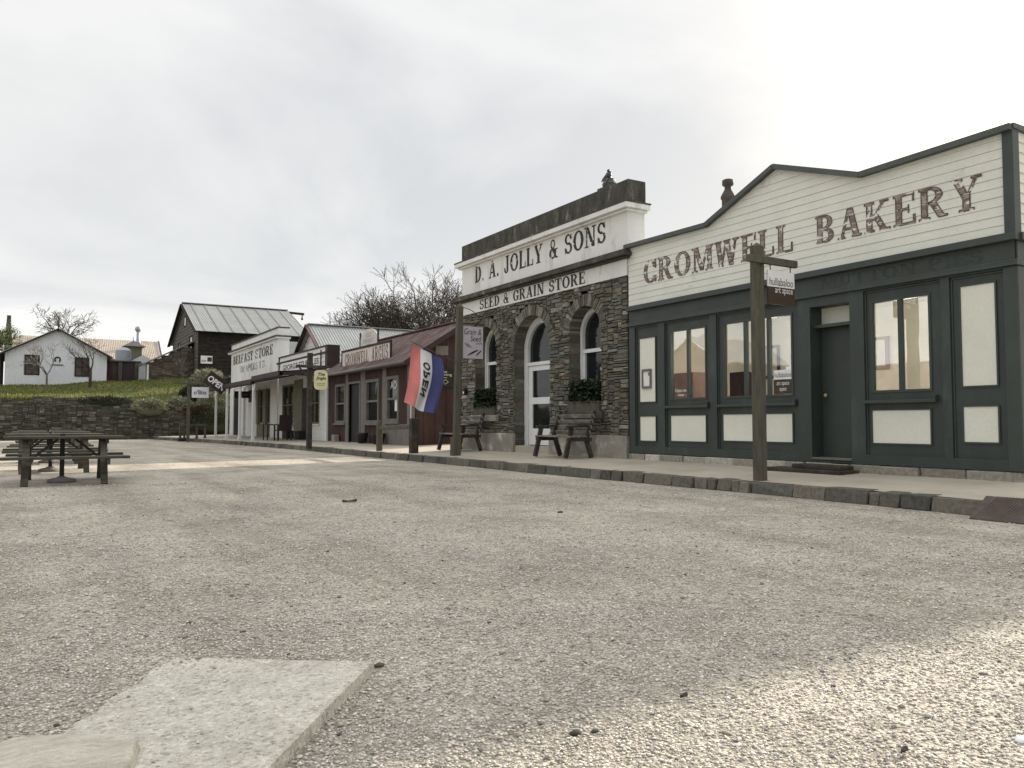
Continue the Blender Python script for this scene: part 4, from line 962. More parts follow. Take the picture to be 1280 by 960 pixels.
fonttext('EST\nPRINT', A3.pt(28.8, 3.95, .024), A3.u, (0, 0, 1), 1.0, .38, M['ink_faint'], t); mb = MB(); A3.box(mb, 28.05, 28.55, 3.7, 3.9, .021, .026); mb.build('emblem', M['ink_faint'], t)
t = signboard('carving_sign', 'black arrow sign on the red gable wall behind the flag', Ag, 10.85, 11.75, 2.12, 2.72, None, M['black'], n0=.015)
fonttext('Stonehouse', Ag.pt(11.0, 2.58, .05), Ag.u, (0, 0, 1), .5, .07, M['signwhite'], t); fonttext('& Carving', Ag.pt(10.95, 2.46, .05), Ag.u, (0, 0, 1), .72, .1, M['signcream'], t)
mb = MB(); P = lambda a, z: Ag.pt(a, z, .05)
for q in (((11.2, 2.25), (11.42, 2.25)), ((11.2, 2.32), (11.42, 2.32)), ((11.42, 2.2), (11.55, 2.285)), ((11.42, 2.37), (11.55, 2.285)), ((11.0, 2.42), (11.5, 2.42))): mb.beam(P(*q[0]), P(*q[1]), .012, .004, (0, 1, 0))
mb.build('arrow', M['signcream'], t)
for y, s_, lb in ((26.9, .2, 'small black pot below the middle red shop window'), (25.4, .24, 'larger black pot beside the hitching rail')):
    mb = MB(); mb.lathe((10.0, y, .25), [(s_ * .7, 0), (s_, .3), (s_, .36), (s_ * .85, .36), (s_ * .8, .3)], 14); t = mb.build('plant_pot', M['black'], None, True); tag(t, lb, 'pot', 'black pots outside the red shop')
mb = MB(); mb.box(10.05, 10.25, 30.1, 30.45, .23, .5); t = mb.build('stone_block', M['render'], None, False, .02); tag(t, 'small pale stone block at the foot of the red shop wall', 'block')

# ================================================================ WHITE GENERAL STORE
GX = 10.3; G = Face('x', GX); G0, G1 = 31.78, 39.3
gs = thing('white_shop', 'white weatherboard general store with steep gable and dark ended sign parapet', 'shop', (10.3, 35.5, .1))
gw = [(32.75, 34.2, .92, 2.7), (36.6, 38.5, .84, 2.75)]; gd = (34.6, 35.2, .15, 2.6)
mb = MB(); lap(mb, G, G0 + .2, G1 - .1, .12, 3.2, .19, gw + [(35.18, 36.46, 0, 3)], None, .02); holed(mb, G, G0, G1, .05, 3.3, -.12, -.012, gw); mb.build('wall', M['whiteboard'], gs)
mb = MB(); G.box(mb, G0, G0 + .2, .05, 3.2, -.01, .03); mb.box(GX - .03, GX + .1, G0 - .02, G0, .05, 3.2); mb.build('corner_board', M['whiteclean'], gs)
for w in gw: window(G, gs, *w, M['greybrown'], M['glass'], .07, 1, 1, -.08, .03, .05, M['whiteboard'])
mb = MB(); G.box(mb, 35.2, 36.44, .12, 2.9, -.01, .05); mb.build('door_surround', M['greybrown'], gs); mb = MB(); G.box(mb, 34.5, 35.15, .12, 2.5, .001, .025); mb.build('door', M['black'], gs)
mb = MB(); G.box(mb, G0 + .02, G1 - .05, 3.3, 4.1, -.1, .0); lap(mb, G, G0 + .3, G1 - .05, 3.3, 4.1, .2); pp = mb.build('parapet', M['whiteboard'], gs)
mb = MB(); G.box(mb, G0 - .05, G1, 4.1, 4.16, -.12, .04); G.box(mb, G0 + .02, G1 + .3, 3.82, 3.9, -.02, .05); mb.box(GX - .03, GX + .5, G0 - .04, G0 + .26, 3.2, 4.16); G.box(mb, 39.1, 39.2, 3.3, 4.1, .02, .05); G.box(mb, 32.55, 32.62, 3.3, 4.0, .02, .05); mb.build('parapet_trim', M['maroon'], gs)
t = signboard('store_sign', 'white name board of the general store above its dark verandah', G, 32.65, 38.7, 3.32, 3.8, None, M['signwhite'], n0=.024)
fonttext('GEORGE STUMBLES', G.pt(38.4, 3.44, .057), G.u, (0, 0, 1), 5.6, .26, M['ink'], t, bold=.02)
mb = MB(); gy, gz = 35.3, 5.3; X1 = 10.75
lap(mb, Face('x', X1), 33, 37.6, 3.3, gz, .22, (), lambda z: (gy - (gz - z) * 1.5, gy + (gz - z) * 1.5)); mb.prism([(X1 + .01, gy - 3.3, 3.1), (X1 + .01, gy, gz), (X1 + .01, gy + 3.3, 3.1)], (.08, 0, 0)); mb.build('gable', M['whiteboard'], gs)
mb = MB(); sl_ = math.hypot(3.6, 2.4)
for sg in (1, -1):
    corr(mb, (10.5, gy, gz + .08), (8.5, 0, 0), (0, -sg * 3.62, -2.41), (0, -sg * .554, .832), .13, .016, 5)
mb.beam((10.5, gy, gz + .1), (19, gy, gz + .1), .25, .04); mb.build('roof', M['ironroof'], gs)
mb = MB(); mb.beam((10.47, gy + .02, gz + .04), (10.47, gy + 3.6, gz - 2.36), .06, .18, (1, 0, 0)); mb.build('barge_board', M['maroon'], gs)
mb = MB(); mb.beam((10.47, gy - .02, gz + .04), (10.47, gy - 3.6, gz - 2.36), .06, .24, (1, 0, 0)); o = mb.build('barge_board', M['redroof'], gs); tag(o, 'rust stained right barge board')
mb = MB(); mb.prism([(10.75, G0 + .02, .1), (10.75, G0 + .02, 3.0), (18.9, G0 + .02, 3.0), (18.9, G0 + .02, .1)], (0, .1, 0)); mb.prism([(10.75, G1 - .1, .1), (10.75, G1 - .1, 2.9), (18.9, G1 - .1, 2.9), (18.9, G1 - .1, .1)], (0, .08, 0)); mb.build('side_wall', M['whiteboard'], gs)
# verandah of the two shops
mb = MB(); 
def vroof(y0, y1, zf, zb): mb.prism([(8.35, y0, zf), (10.27, y0, zb), (10.27, y0, zb + .05), (8.35, y0, zf + .05)], (0, y1 - y0, 0)); mb.box(8.3, 8.36, y0, y1, zf - .12, zf + .07); mb.box(8.35, 8.47, y0, y1, zf - .16, zf - .0)
vroof(31.75, 36.3, 2.95, 3.17); mb.box(8.36, 10.2, 31.75, 31.82, 2.86, 3.02); mb.build('verandah_roof', M['maroon'], gs)
# ================================================================ BELFAST STORE
fs_ = thing('belfast_store', 'tall white boarded store with BELFAST STORE false front', 'shop', (10.3, 45, 0)); B0, B1 = 39.5, 50.2
Bf = Face('x', 10.3)
mb = MB(); a = B0; random.seed(9)
while a < B1 - .05:
    w = min(1.19, B1 - a); Bf.box(mb, a, a + w - .012, 3.0, 5.25, -.04, random.uniform(0, .012)); a += w
Bf.box(mb, B0, B1, 3.0, 5.25, -.55, -.042); ffb = mb.build('false_front', M['white'], fs_)
mb = MB(); Bf.box(mb, B0 - .08, B1 + .5, 5.12, 5.2, -.6, .12); mb.build('cornice', M['whiteboard'], fs_); mb = MB(); Bf.box(mb, B0 - .1, B1 + .5, 5.201, 5.28, -.62, .16); Bf.box(mb, B0 - .02, B1 + .05, 5.64, 5.7, -.57, .05); mb.build('cornice_capping', M['dark_cornice'], fs_)
mb = MB(); Bf.box(mb, B0, B1, 5.282, 5.638, -.55, .0); mb.build('attic', M['white'], fs_)
slabtext('BELFAST STORE', Bf, 49.6, 4.42, 9.2, .5, M['ink_brown'], ffb, .02, .3, 8); slabtext('DRAPERS I S', Bf, 47.6, 3.85, 5.5, .38, M['ink_faint'], ffb, .02, .42, 3, 40)
mb = MB(); Bf.box(mb, 40.8, B1, .0, 3.0, -.2, -.04); Bf.box(mb, B0, 40.8, .0, 3.0, -.2, .02); Bf.box(mb, 46.5, 47.2, 0, 3, -.03, .08); Bf.box(mb, 49.3, B1, 0, 3, -.03, .05); Bf.box(mb, 44.3, 45.5, .1, 2.1, -.03, .03)
mb.box(10.5, 18, B1 - .2, B1, 0, 3.6); mb.box(10.5, 18, B0 + .02, B0 + .2, 0, 3.6); mb.build('wall', M['whiteboard'], fs_)
for q in ((41.4, 42.0, .9, 2.7, -.03, .1), (43.0, 43.4, .9, 2.7, -.03, .1), (47.2, 47.6, .1, 2.7, -.03, .1)): mb = MB(); Bf.box(mb, *q); mb.build('pilaster', M['greybrown'], fs_)
mb = MB(); Bf.box(mb, 40.9, 43.4, .1, .9, -.03, .06); mb.build('panel', M['greybrown'], fs_)
for w in ((42.05, 42.95, .95, 2.7), (40.85, 41.38, .95, 2.7)): window(Bf, fs_, *w, M['greybrown'], M['glass'], .06, 0, 1, -.035, .03)
mb = MB(); Bf.box(mb, 44.3, 45.5, 2.1, 2.75, -.03, .03); Bf.box(mb, 47.65, 49.2, .1, 2.7, -.035, .02); mb.build('door', M['black'], fs_)
mb = MB(); corr(mb, (10.9, 45.0, 5.55), (7.5, 0, 0), (0, -5.4, -1.9), (0, -.33, .94), .13, .014, 4); corr(mb, (10.9, 45.0, 5.55), (7.5, 0, 0), (0, 5.4, -1.9), (0, .33, .94), .13, .014, 4); mb.build('roof', M['ironroof2'], fs_)
mb = MB(); vroof(36.32, 46.2, 2.84, 3.12); mb.build('verandah_roof', M['maroon'], fs_)
for y, x in ((36.45, 8.45), (39.0, 8.42), (41.9, 8.42), (44.6, 8.4)):
    mb = MB(); mb.box(x - .055, x + .055, y - .055, y + .055, .1, 2.7)
    for sg in (-1, 1): mb.prism([(x - .02, y, 2.45), (x - .02, y + sg * .05, 2.3), (x - .02, y + sg * .3, 2.68), (x - .02, y + sg * .2, 2.7)], (.04, 0, 0))
    mb.box(x - .075, x + .075, y - .075, y + .075, .08, .3); mb.build('verandah_post', M['whiteclean'], fs_, False, .008)
t = signboard('hanging_shop_board', 'black hanging board under the white shop verandah beside a post', Face('y', 42.6), 8.9, 9.7, 2.25, 2.6, None, M['black'])
fonttext('GALLERY', Face('y', 42.6).pt(9.0, 2.36, .034), (1, 0, 0), (0, 0, 1), .6, .12, M['greytrim'], t)
# OPEN board, hung on the skew
t = thing('open_board', 'dark tilted board with white OPEN lettering fixed to the verandah corner', 'sign', (8.2, 42.4, 2.6)); B = Vector((8.02, 42.6, 3.0))
u = Vector((.80, 0, -.60)); v = Vector((.60, 0, .80)); mb = MB(); c4 = [B + u * a + v * b_ for a, b_ in ((-.56, -.34), (.56, -.34), (.56, .34), (-.56, .34))]; mb.prism(c4, (0, .04, 0)); mb.build('board', M['maroon'], t)
fonttext('OPEN', B + u * -.47 + v * -.17 + Vector((0, -.006, 0)), u, v, .94, .32, M['signwhite'], t, bold=.03)
mb = MB(); mb.beam(B + Vector((.3, .05, .0)), Vector((8.42, 41.96, 2.62)), .03, .03); mb.build('bracket', M['metal'], t)
# furniture on the verandah
t = thing('wooden_armchair', 'dark wooden armchair with a high back on the white shop verandah', 'chair', (9.4, 34.6, .22)); B = Vector((9.3, 34.7, .2)); mb = MB()
mb.box(B.x - .28, B.x + .28, B.y - .3, B.y + .3, B.z + .42, B.z + .47); mb.build('seat', M['wood_dark'], t); mb = MB(); mb.prism([B + Vector((-.25, -.3, .47)), B + Vector((.25, -.3, .47)), B + Vector((.25, -.36, 1.1)), B + Vector((-.25, -.36, 1.1))], (0, -.05, 0)); mb.build('backrest', M['maroon'], t)
for sx in (-1, 1):
    mb = MB(); mb.box(B.x + sx * .28 - .03, B.x + sx * .28 + .03, B.y - .32, B.y + .32, B.z + .66, B.z + .7); mb.build('armrest', M['wood_dark'], t)
    for sy in (-1, 1): mb = MB(); mb.box(B.x + sx * .28 - .028, B.x + sx * .28 + .028, B.y + sy * .27 - .028, B.y + sy * .27 + .028, B.z, B.z + .66); mb.build('leg', M['wood_dark'], t)
t = thing('side_table', 'small dark wooden table beside the armchair on the verandah', 'table', (9.1, 36.0, .2)); B = Vector((9.1, 35.9, .2)); mb = MB(); mb.box(B.x - .28, B.x + .28, B.y - .4, B.y + .4, B.z + .66, B.z + .71); mb.build('tabletop', M['wood_dark'], t)
for sx in (-1, 1):
    for sy in (-1, 1): mb = MB(); mb.box(B.x + sx * .24 - .025, B.x + sx * .24 + .025, B.y + sy * .36 - .025, B.y + sy * .36 + .025, B.z, B.z + .66); mb.build('leg', M['wood_dark'], t)
for y, lb in ((36.9, 'black planter box under the left window of the white shop'), (34.85, 'black planter box beside the dark post of the white shop')):
    mb = MB(); holed(mb, Face('x', 9.95), y - .35, y + .35, .22, .6, -.3, 0, []); mb.box(9.93, 10.27, y - .37, y + .37, .56, .61); o = mb.build('planter_box', M['black'], None, False, .01); tag(o, lb, 'planter', 'black planters on the verandah')

# ================================================================ BARN on the bank
bn = thing('barn', 'tall black weatherboard barn with a grey iron gable roof on the bank', 'barn', (13.5, 64.5, 4))
b0, b1, bx0, bx1, be, bz = 58.75, 70.4, 9.8, 17.3, 7.45, 9.95; bm_ = (b0 + b1) / 2; bb = 3.6
Fy = Face('y', b0); Fx = Face('x', bx0)
bw = [(66.5, 67.5, 5.95, 7.2), (60.9, 62.2, 5.85, 7.3), (63.9, 64.8, 8.2, 9.05), (62.9, 65.6, 4.3, 5.85)]
mb = MB(); lap(mb, Fy, bx0, bx1, bb, be, .24, (), None, .03); mb.box(bx0 + .02, bx1, b0 + .01, b0 + .15, bb - 1, be); mb.box(bx1 - .1, bx1, b0 + .2, b1 - .1, bb - 1, be); mb.box(bx0 + .02, bx1, b1 - .1, b1, bb - 1, be); mb.build('long_wall', M['barnwood'], bn)
mb = MB(); gsp = lambda z: (b0, b1) if z < be else (bm_ - (bz - z) * (b1 - b0) / 2 / (bz - be), bm_ + (bz - z) * (b1 - b0) / 2 / (bz - be))
lap(mb, Fx, b0, b1, bb, bz, .24, bw, gsp, .03); mb.prism([(bx0 + .012, b0, bb - 1), (bx0 + .012, b1, bb - 1), (bx0 + .012, b1, be), (bx0 + .012, bm_, bz), (bx0 + .012, b0, be)], (.1, 0, 0)); mb.build('gable_wall', M['greyboard'], bn)
for w, p in zip(bw, ('glass', 'glass', 'signwhite', 'black')): window(Fx, bn, *w, M['barnwood'], M[p], .1, 0, 0, -.006, .045, .05, None, 'door' if p == 'black' else 'window')
mb = MB(); hw = (b1 - b0) / 2 + .5; dz = (bz - be) * hw / ((b1 - b0) / 2)
for sg in (1, -1):
    corr(mb, (bx0 - .25, bm_, bz + .1), (bx1 - bx0 + .5, 0, 0), (0, -sg * hw, -dz), (0, -sg * .39, .92), .12, .008, 5)
    q = bx0 + .4
    while q < bx1: mb.beam((q, bm_, bz + .12), (q, bm_ - sg * hw, bz + .12 - dz), .07, .03, (0, -sg * .39, .92)); q += .95
mb.beam((bx0 - .25, bm_, bz + .13), (bx1 + .25, bm_, bz + .13), .4, .06); mb.build('roof', M['ironroof2'], bn)
for q in (bx0 - .27, bx1 + .27):
    for sg in (1, -1): mb = MB(); mb.beam((q, bm_, bz + .0), (q, bm_ - sg * hw, bz - dz), .06, .22, (1, 0, 0)); mb.build('barge_board', M['barnwood'], bn)
mb = MB(); mb.beam((bx1 + .2, bm_, bz - .05), (bx1 + 1.6, bm_, bz - .1), .14, .18); mb.tube((bx1 + 1.45, bm_, bz - .2), (bx1 + 1.45, bm_, bz - .45), .05, .05); mb.ball((bx1 + 1.45, bm_, bz - .5), .1); mb.build('hoist_beam', M['maroon'], bn)
t = signboard('barn_sign', 'small white notice with a dark square on the black barn wall', Fy, 9.98, 10.75, 5.1, 5.65, None, M['signwhite'], n0=.03); mb = MB(); Fy.box(mb, 10.42, 10.72, 5.25, 5.55, .061, .065); mb.build('emblem', M['ink'], t); mb = MB(); Fy.box(mb, 10.02, 10.36, 5.3, 5.34, .061, .065); Fy.box(mb, 10.02, 10.3, 5.22, 5.25, .061, .065); mb.build('print', M['ink_brown'], t)

# ================================================================ WHITE COTTAGE and yard on the bank
ct = thing('white_cottage', 'white corrugated iron cottage with a dark edged gable on the grass bank', 'cottage', (1.36, 62, 3.3)); Fc = Face('y', 60)
cw = [(-.48, .36, 4.05, 5.36), (2.36, 3.2, 4.02, 5.3)]
ap, ex0, ex1, ez = 1.36, -1.55, 4.25, 5.5; az_ = 7.1
mb = MB(); x = ex0
while x < ex1 - .01:
    x2 = min(x + .105, ex1); zt = lambda q: az_ - abs(q - ap) * (az_ - ez) / (ap - ex0 if q < ap else ex1 - ap); xm = (x + x2) / 2
    segs = subtract(2.4, min(zt(x), zt(x2)), [(w[2], w[3]) for w in cw if w[0] < xm < w[1]])
    for z0, z1 in segs:
        mb.add([(x, 60, z0), (xm, 59.975, z0), (x2, 60, z0), (x2, 60, z1), (xm, 59.975, z1), (x, 60, z1)], [(0, 1, 4, 5), (1, 2, 3, 4)])
    x = x2
mb.prism([(ex0, 60.02, 2.4), (ex1, 60.02, 2.4), (ex1, 60.02, ez), (ap, 60.02, az_), (ex0, 60.02, ez)], (0, .08, 0)); mb.build('front_wall', M['corrwhite'], ct)
mb = MB(); mb.box(ex0, ex0 + .1, 60.1, 68, 2.4, ez - .05); mb.box(ex1 - .1, ex1, 60.1, 68, 2.4, ez - .05); mb.build('side_wall', M['corrwhite'], ct)
mb = MB(); 
corr(mb, (ap, 59.8, az_ + .06), (0, 8.4, 0), (ex1 - ap + .35, 0, -(az_ - ez) * 1.12), (.5, 0, .86), .15, .012, 5); corr(mb, (ap, 59.8, az_ + .06), (0, 8.4, 0), (ex0 - ap - .35, 0, -(az_ - ez) * 1.12), (-.5, 0, .86), .15, .012, 5); mb.build('roof', M['ironroof'], ct)
for q in (ex1 + .33, ex0 - .33): mb = MB(); mb.beam((ap, 59.78, az_ - .02), (q, 59.78, ez - .23), .05, .2, (0, 1, 0)); mb.build('barge_board', M['black'], ct)
mb = MB(); mb.tube((ap, 59.76, az_ - .2), (ap, 59.76, az_ + .7), .045, .02, 8); mb.ball((ap, 59.76, az_ + .25), .07); mb.build('finial', M['black'], ct)
for w in cw: window(Fc, ct, *w, M['black'], M['glass_brown'], .08, 1, 1, -.02, .04, .04)
mb = MB()
for i in range(16):
    a0, a1 = rad(-55 + 290 * i / 16), rad(-55 + 290 * (i + 1) / 16); c = (1.36, 5.1)
    q = [(c[0] + math.cos(a) * r, c[1] + math.sin(a) * r) for a, r in ((a0, .2), (a1, .2), (a1, .11), (a0, .11))]; mb.add([Fc.pt(x, z, .045) for x, z in q], [(0, 1, 2, 3)])
Fc.box(mb, 1.02, 1.7, 4.72, 4.78, .03, .045); o = mb.build('wall_emblem', M['black']); tag(o, 'black ring emblem over a bar on the white cottage gable', 'emblem')
mb = MB(); mb.box(-4.2, -1.7, 60.6, 66, 5.25, 5.4); mb.box(-1.9, -1.78, 60.7, 60.8, 2.6, 5.3); mb.box(-4.2, -1.7, 63.5, 63.6, 2.6, 5.3); mb.build('side_porch', M['maroon'], ct)
lb = thing('long_house', 'long low house with a rust patched pale roof behind the white cottage', 'house', (4, 77, 4))
mb = MB(); mb.box(-1.4, 9.3, 75.8, 80, 3.4, 6.6); mb.build('wall', M['corrwhite'], lb); mb = MB(); corr(mb, (-1.6, 77.8, 8.25), (11.1, 0, 0), (0, -2.8, -1.9), (0, -.56, .83), .14, .008, 4); corr(mb, (-1.6, 77.8, 8.25), (11.1, 0, 0), (0, 2.8, -1.9), (0, .56, .83), .3, .02, 4); mb.build('roof', M['rustroof'], lb)
random.seed(4); mb = MB()
for k in range(12): mb.col = scol(STONE); w = .32 - k * .016; mb.box(-1.75 - w, -1.75 + w, 75.5 - w, 75.5 + w, 6.0 + k * .3, 6.29 + k * .3)
mb.build('chimney', M['schist'], lb, False, .03)
mb = MB(); mb.tube((7.8, 76.5, 7.3), (7.8, 76.5, 9.0), .13, .13, 12); mb.ball((7.8, 76.5, 9.15), .27, 12); mb.lathe((7.8, 76.5, 7.9), [(.25, 0), (.2, .2)], 12); mb.build('flue', M['tank'], lb, True)
mb = MB(); mb.beam((9.6, 75.2, 6.5), (9.6, 77.8, 8.3), .05, .15, (1, 0, 0)); mb.build('barge_board', M['clay'], lb)
sh = thing('brown_shed', 'flat topped brown iron shed between the cottage and the black barn', 'shed', (5.3, 63, 3.8)); mb = MB(); corr(mb, (4.35, 62.5, 3.2), (2.1, 0, 0), (0, 0, 2.1), (0, -1, 0), .2, .02, 6); mb.box(4.35, 6.45, 62.55, 65, 3.2, 5.28); mb.build('wall', M['brown_iron'], sh)
mb = MB(); mb.box(4.25, 6.6, 62.35, 65.1, 5.28, 5.36); mb.build('roof', M['redroof'], sh)
for a in (5.15, 6.2): mb = MB(); mb.box(a, a + .25, 62.4, 62.46, 3.5, 5.25); mb.build('timber_panel', M['wood'], sh)
mb = MB(); mb.box(5.45, 6.1, 62.4, 62.46, 3.4, 5.1); mb.build('door', M['maroon'], sh)
t = thing('water_tank', 'round grey iron water tank on a stand behind the brown shed', 'tank', (5.9, 67, 4)); mb = MB(); mb.lathe((5.85, 67, 5.6), [(.55, 0), (.55, .85), (.3, 1.05), (.05, 1.1)], 20); mb.build('vessel', M['tank'], t, False)
mb = MB()
for sx in (-1, 1):
    for sy in (-1, 1): mb.box(5.85 + sx * .42 - .05, 5.85 + sx * .42 + .05, 67 + sy * .42 - .05, 67 + sy * .42 + .05, 3.5, 5.6)
mb.build('stand', M['wood'], t)
t = thing('roof_ventilator', 'dark green square ventilator turret with a small hipped cap behind the shed', 'ventilator', (6.9, 71, 5)); mb = MB(); mb.box(6.35, 7.5, 70.5, 71.5, 4.2, 7.1); mb.build('turret', M['greybrown'], t); mb = MB(); mb.add([(6.1, 70.2, 7.1), (7.75, 70.2, 7.1), (7.75, 71.8, 7.1), (6.1, 71.8, 7.1), (6.9, 71, 7.6)], [(0, 1, 4), (1, 2, 4), (2, 3, 4), (3, 0, 4), (3, 2, 1, 0)]); mb.tube((6.9, 71, 7.5), (6.9, 71, 7.9), .03, .02); mb.build('cap', M['metal'], t)
t = thing('white_shed', 'low white walled shed with a white roof below the turret', 'shed', (6.5, 68, 4)); mb = MB(); mb.box(6.3, 8.2, 67.6, 69.5, 3.8, 5.6); mb.build('wall', M['corrwhite'], t); mb = MB(); mb.prism([(6.2, 67.4, 5.6), (8.3, 67.4, 5.6), (7.25, 67.4, 6.2)], (0, 2.3, 0)); mb.build('roof', M['whiteclean'], t)
ln = thing('stone_lean_to', 'brown stone lean-to with a sloping grey roof against the black barn', 'outbuilding', (7.5, 61, 4)); Fl = Face('y', 60.2); random.seed(8)
mb = MB(); stones(mb, Fl, 6.7, 9.75, 3.4, 6.3, None, (.08, .17), (.25, .8), (0, .05), [(.1, .08, .064), (.13, .105, .082), (.08, .067, .054), (.17, .14, .115)], -.3, lambda a: 5.1 + (a - 6.7) * .53 - .1)
mb.build('wall', M['schist'], ln); mb = MB(); mb.beam((6.4, 61.5, 4.98), (9.78, 61.5, 6.78), 3.0, .08, (0, 0, 1)); mb.build('roof', M['ironroof2'], ln); mb = MB(); mb.box(6.72, 6.85, 60.1, 60.16, 3.4, 5.0); mb.build('post', M['whiteboard'], ln)

# retaining wall
random.seed(12); Fw = Face('y', 52.0); rw = MB(); DS = [(.095, .092, .072), (.075, .073, .06), (.13, .122, .098), (.06, .06, .05), (.105, .098, .075), (.17, .16, .135)]
stones(rw, Fw, -12, 10.9, 0, 2.45, None, (.07, .17), (.25, .85), (-.02, .08), DS, -.4, lambda a: 2.32 + (.14 * math.sin(a * 1.9) + .08 * math.sin(a * 4.3)) - (.55 if a > 5.2 else 0))
o = rw.build('retaining_wall', M['drystone']); tag(o, 'mossy dark dry stone retaining wall below the grass bank', 'wall')
SH = [('low pale grey green domed bush at the left end of the wall top', (6.05, 52.0, 1.8), 1.0, .7, .5, 2600, 'leaf_sage', .16), ('smaller pale domed bush behind the small sign post', (7.75, 52.4, 1.95), .75, .6, .52, 1800, 'leaf_sage', .15),
      ('big rounded sage bush below the black barn wall', (9.7, 54.2, 3.3), 1.15, .9, 1.0, 3000, 'leaf_sage', .18), ('dark rounded bush beside the lower sage bush', (8.7, 53.6, 2.5), .9, .7, .75, 2200, 'leaf_olive', .16),
      ('rounded sage bush directly behind the tilted OPEN board', (9.9, 52.5, 2.1), 1.1, .8, .75, 2600, 'leaf_sage', .17), ('reddish brown low bush on the wall top', (8.7, 52.0, 1.5), .8, .5, .45, 1600, 'leaf_rust', .13),
      ('tall dark bush next to the end of the BELFAST STORE front', (10.9, 53.5, 2.9), 1.1, .8, .95, 2400, 'leaf_olive', .17), ('low dark green hedge bush running along the wall top', (3.6, 52.2, 2.15), 1.7, .4, .32, 2200, 'leaf_olive', .12),
      ('wide dark creeper bush at the foot of the bushes by the verandah', (9.6, 51.6, .95), 1.5, .4, .75, 2600, 'leaf_olive', .14)]
for i, (lbl, c, rx, ry, rz_, n_, mm, ls) in enumerate(SH): shrub('bush', lbl, c, rx, ry, rz_, n_, M[mm], 30 + i, 'bushes along the retaining wall', ls)
# trees
bare_tree('small_tree', 'small bare pale barked tree before the white cottage emblem', (.75, 57.6, bank_z(.75, 57.6)), 2.9, .07, 3, 5, M['barkgrey'], 'bare trees on the bank', spread=.6, minr=.008, trunk=.28, kids=(2, 3))
bare_tree('small_tree', 'small bare dark trunked tree at the right corner of the white cottage', (3.15, 57.6, bank_z(3.15, 57.6)), 3.3, .11, 3, 8, M['bark'], 'bare trees on the bank', spread=.6, minr=.008, trunk=.32, kids=(2, 3))
bare_tree('orchard_tree', 'tree with a few rust coloured leaves behind the cottage roof', (1.7, 70, 4.4), 5.2, .2, 4, 14, M['bark'], None, 700, M['leaf_rust'], .7, .1, .012, .35, (2, 3))
bare_tree('sapling', 'thin pale leafless sapling by the black barn corner', (8.6, 57.2, bank_z(8.6, 57.2)), 1.9, .04, 2, 6, M['barkgrey'], None, spread=.4, minr=.008)
BT = [((19.5, 45, 0), 7.6, .28, 4, 41, 'wide bare dark tree behind the general store roof', .66, .13), ((21.3, 44.2, 0), 8.6, .3, 4, 57, 'tallest bare dark tree beside the stone store parapet', .6, .17), ((20.2, 47.5, 0), 7.2, .26, 4, 63, 'bare tree standing farthest back between the two dark ones', .75, .14)]
for b_, h, r, lv, sd, lbl, spd, u_ in BT: bare_tree('bare_tree', lbl, b_, h, r, lv, sd, M['bark'], 'bare trees behind the shops', 4500, M['twigs'], spd, u_, .012, .42, (2, 4), (0, 0), 7)
bare_tree('bare_tree', 'distant bare tree whose twigs show over the bakery false front', (27, 30.5, 0), 8.6, .25, 4, 77, M['barkgrey'], None, spread=.6, minr=.012, trunk=.4)
bare_tree('evergreen_tree', 'green leafy tree at the far left behind the cottage', (-3.4, 72, 4.3), 4.2, .16, 3, 20, M['bark'], None, 5000, M['leaf_green'], .6, .1, .02, .3)

# buildings on the other side of the yard: out of the frame, but the bakery windows mirror them
ob_ = thing('low_house', 'low brown gabled house across the yard, seen only mirrored in the bakery windows', 'house', (-16, 23, 0))
mb = MB(); mb.box(-19, -14, 18, 28, 0, 2.6); mb.prism([(-19, 18, 2.6), (-14, 18, 2.6), (-16.5, 18, 3.9)], (0, 10, 0)); mb.build('wall', M['clay'], ob_)
mb = MB(); corr(mb, (-16.5, 17.8, 4.0), (0, 10.4, 0), (2.9, 0, -1.5), (.46, 0, .89), .15, .012, 4); corr(mb, (-16.5, 17.8, 4.0), (0, 10.4, 0), (-2.9, 0, -1.5), (-.46, 0, .89), .15, .012, 4); mb.build('roof', M['redroof'], ob_)
ob_ = thing('tall_house', 'tall maroon house across the yard, seen only mirrored in the left bakery window', 'house', (-16, 37, 0))
mb = MB(); mb.box(-19, -14, 33.5, 40, 0, 4.6); mb.prism([(-14, 33.5, 4.6), (-14, 40, 4.6), (-14, 36.75, 6.2)], (-5, 0, 0)); mb.build('wall', M['red'], ob_)
mb = MB(); mb.beam((-16.5, 33.2, 4.45), (-16.5, 36.75, 6.3), 5.4, .08); mb.beam((-16.5, 40.3, 4.45), (-16.5, 36.75, 6.3), 5.4, .08); mb.build('roof', M['ironroof'], ob_)
# ================================================================ SIGN POSTS
def zp(x): return .16 + .12 * min(1, max(0, (x - 8.42) / 1.9))
t = thing('signpost', 'tall square timber post with a cross arm in front of the bakery', 'sign post', (8.59, 7.7, .16))
mb = MB(); mb.prism([(8.52, 7.63, .1), (8.66, 7.63, .1), (8.66, 7.77, .1), (8.52, 7.77, .1)], (-.0, 0, 3.3)); mb.add([(8.52, 7.63, 3.4), (8.66, 7.63, 3.4), (8.66, 7.77, 3.4), (8.52, 7.77, 3.4), (8.59, 7.7, 3.47)], [(0, 1, 4), (1, 2, 4), (2, 3, 4), (3, 0, 4)]); mb.build('post', M['wood'], t, False, .012)
mb = MB(); mb.beam((8.3, 7.6, 3.2), (9.27, 7.6, 3.2), .06, .1); mb.add([(9.27, 7.57, 3.15), (9.27, 7.63, 3.15), (9.27, 7.63, 3.25), (9.27, 7.57, 3.25), (9.31, 7.6, 3.21)], [(0, 1, 4), (1, 2, 4), (2, 3, 4), (3, 0, 4)]); mb.build('cross_arm', M['wood'], t, False, .006)
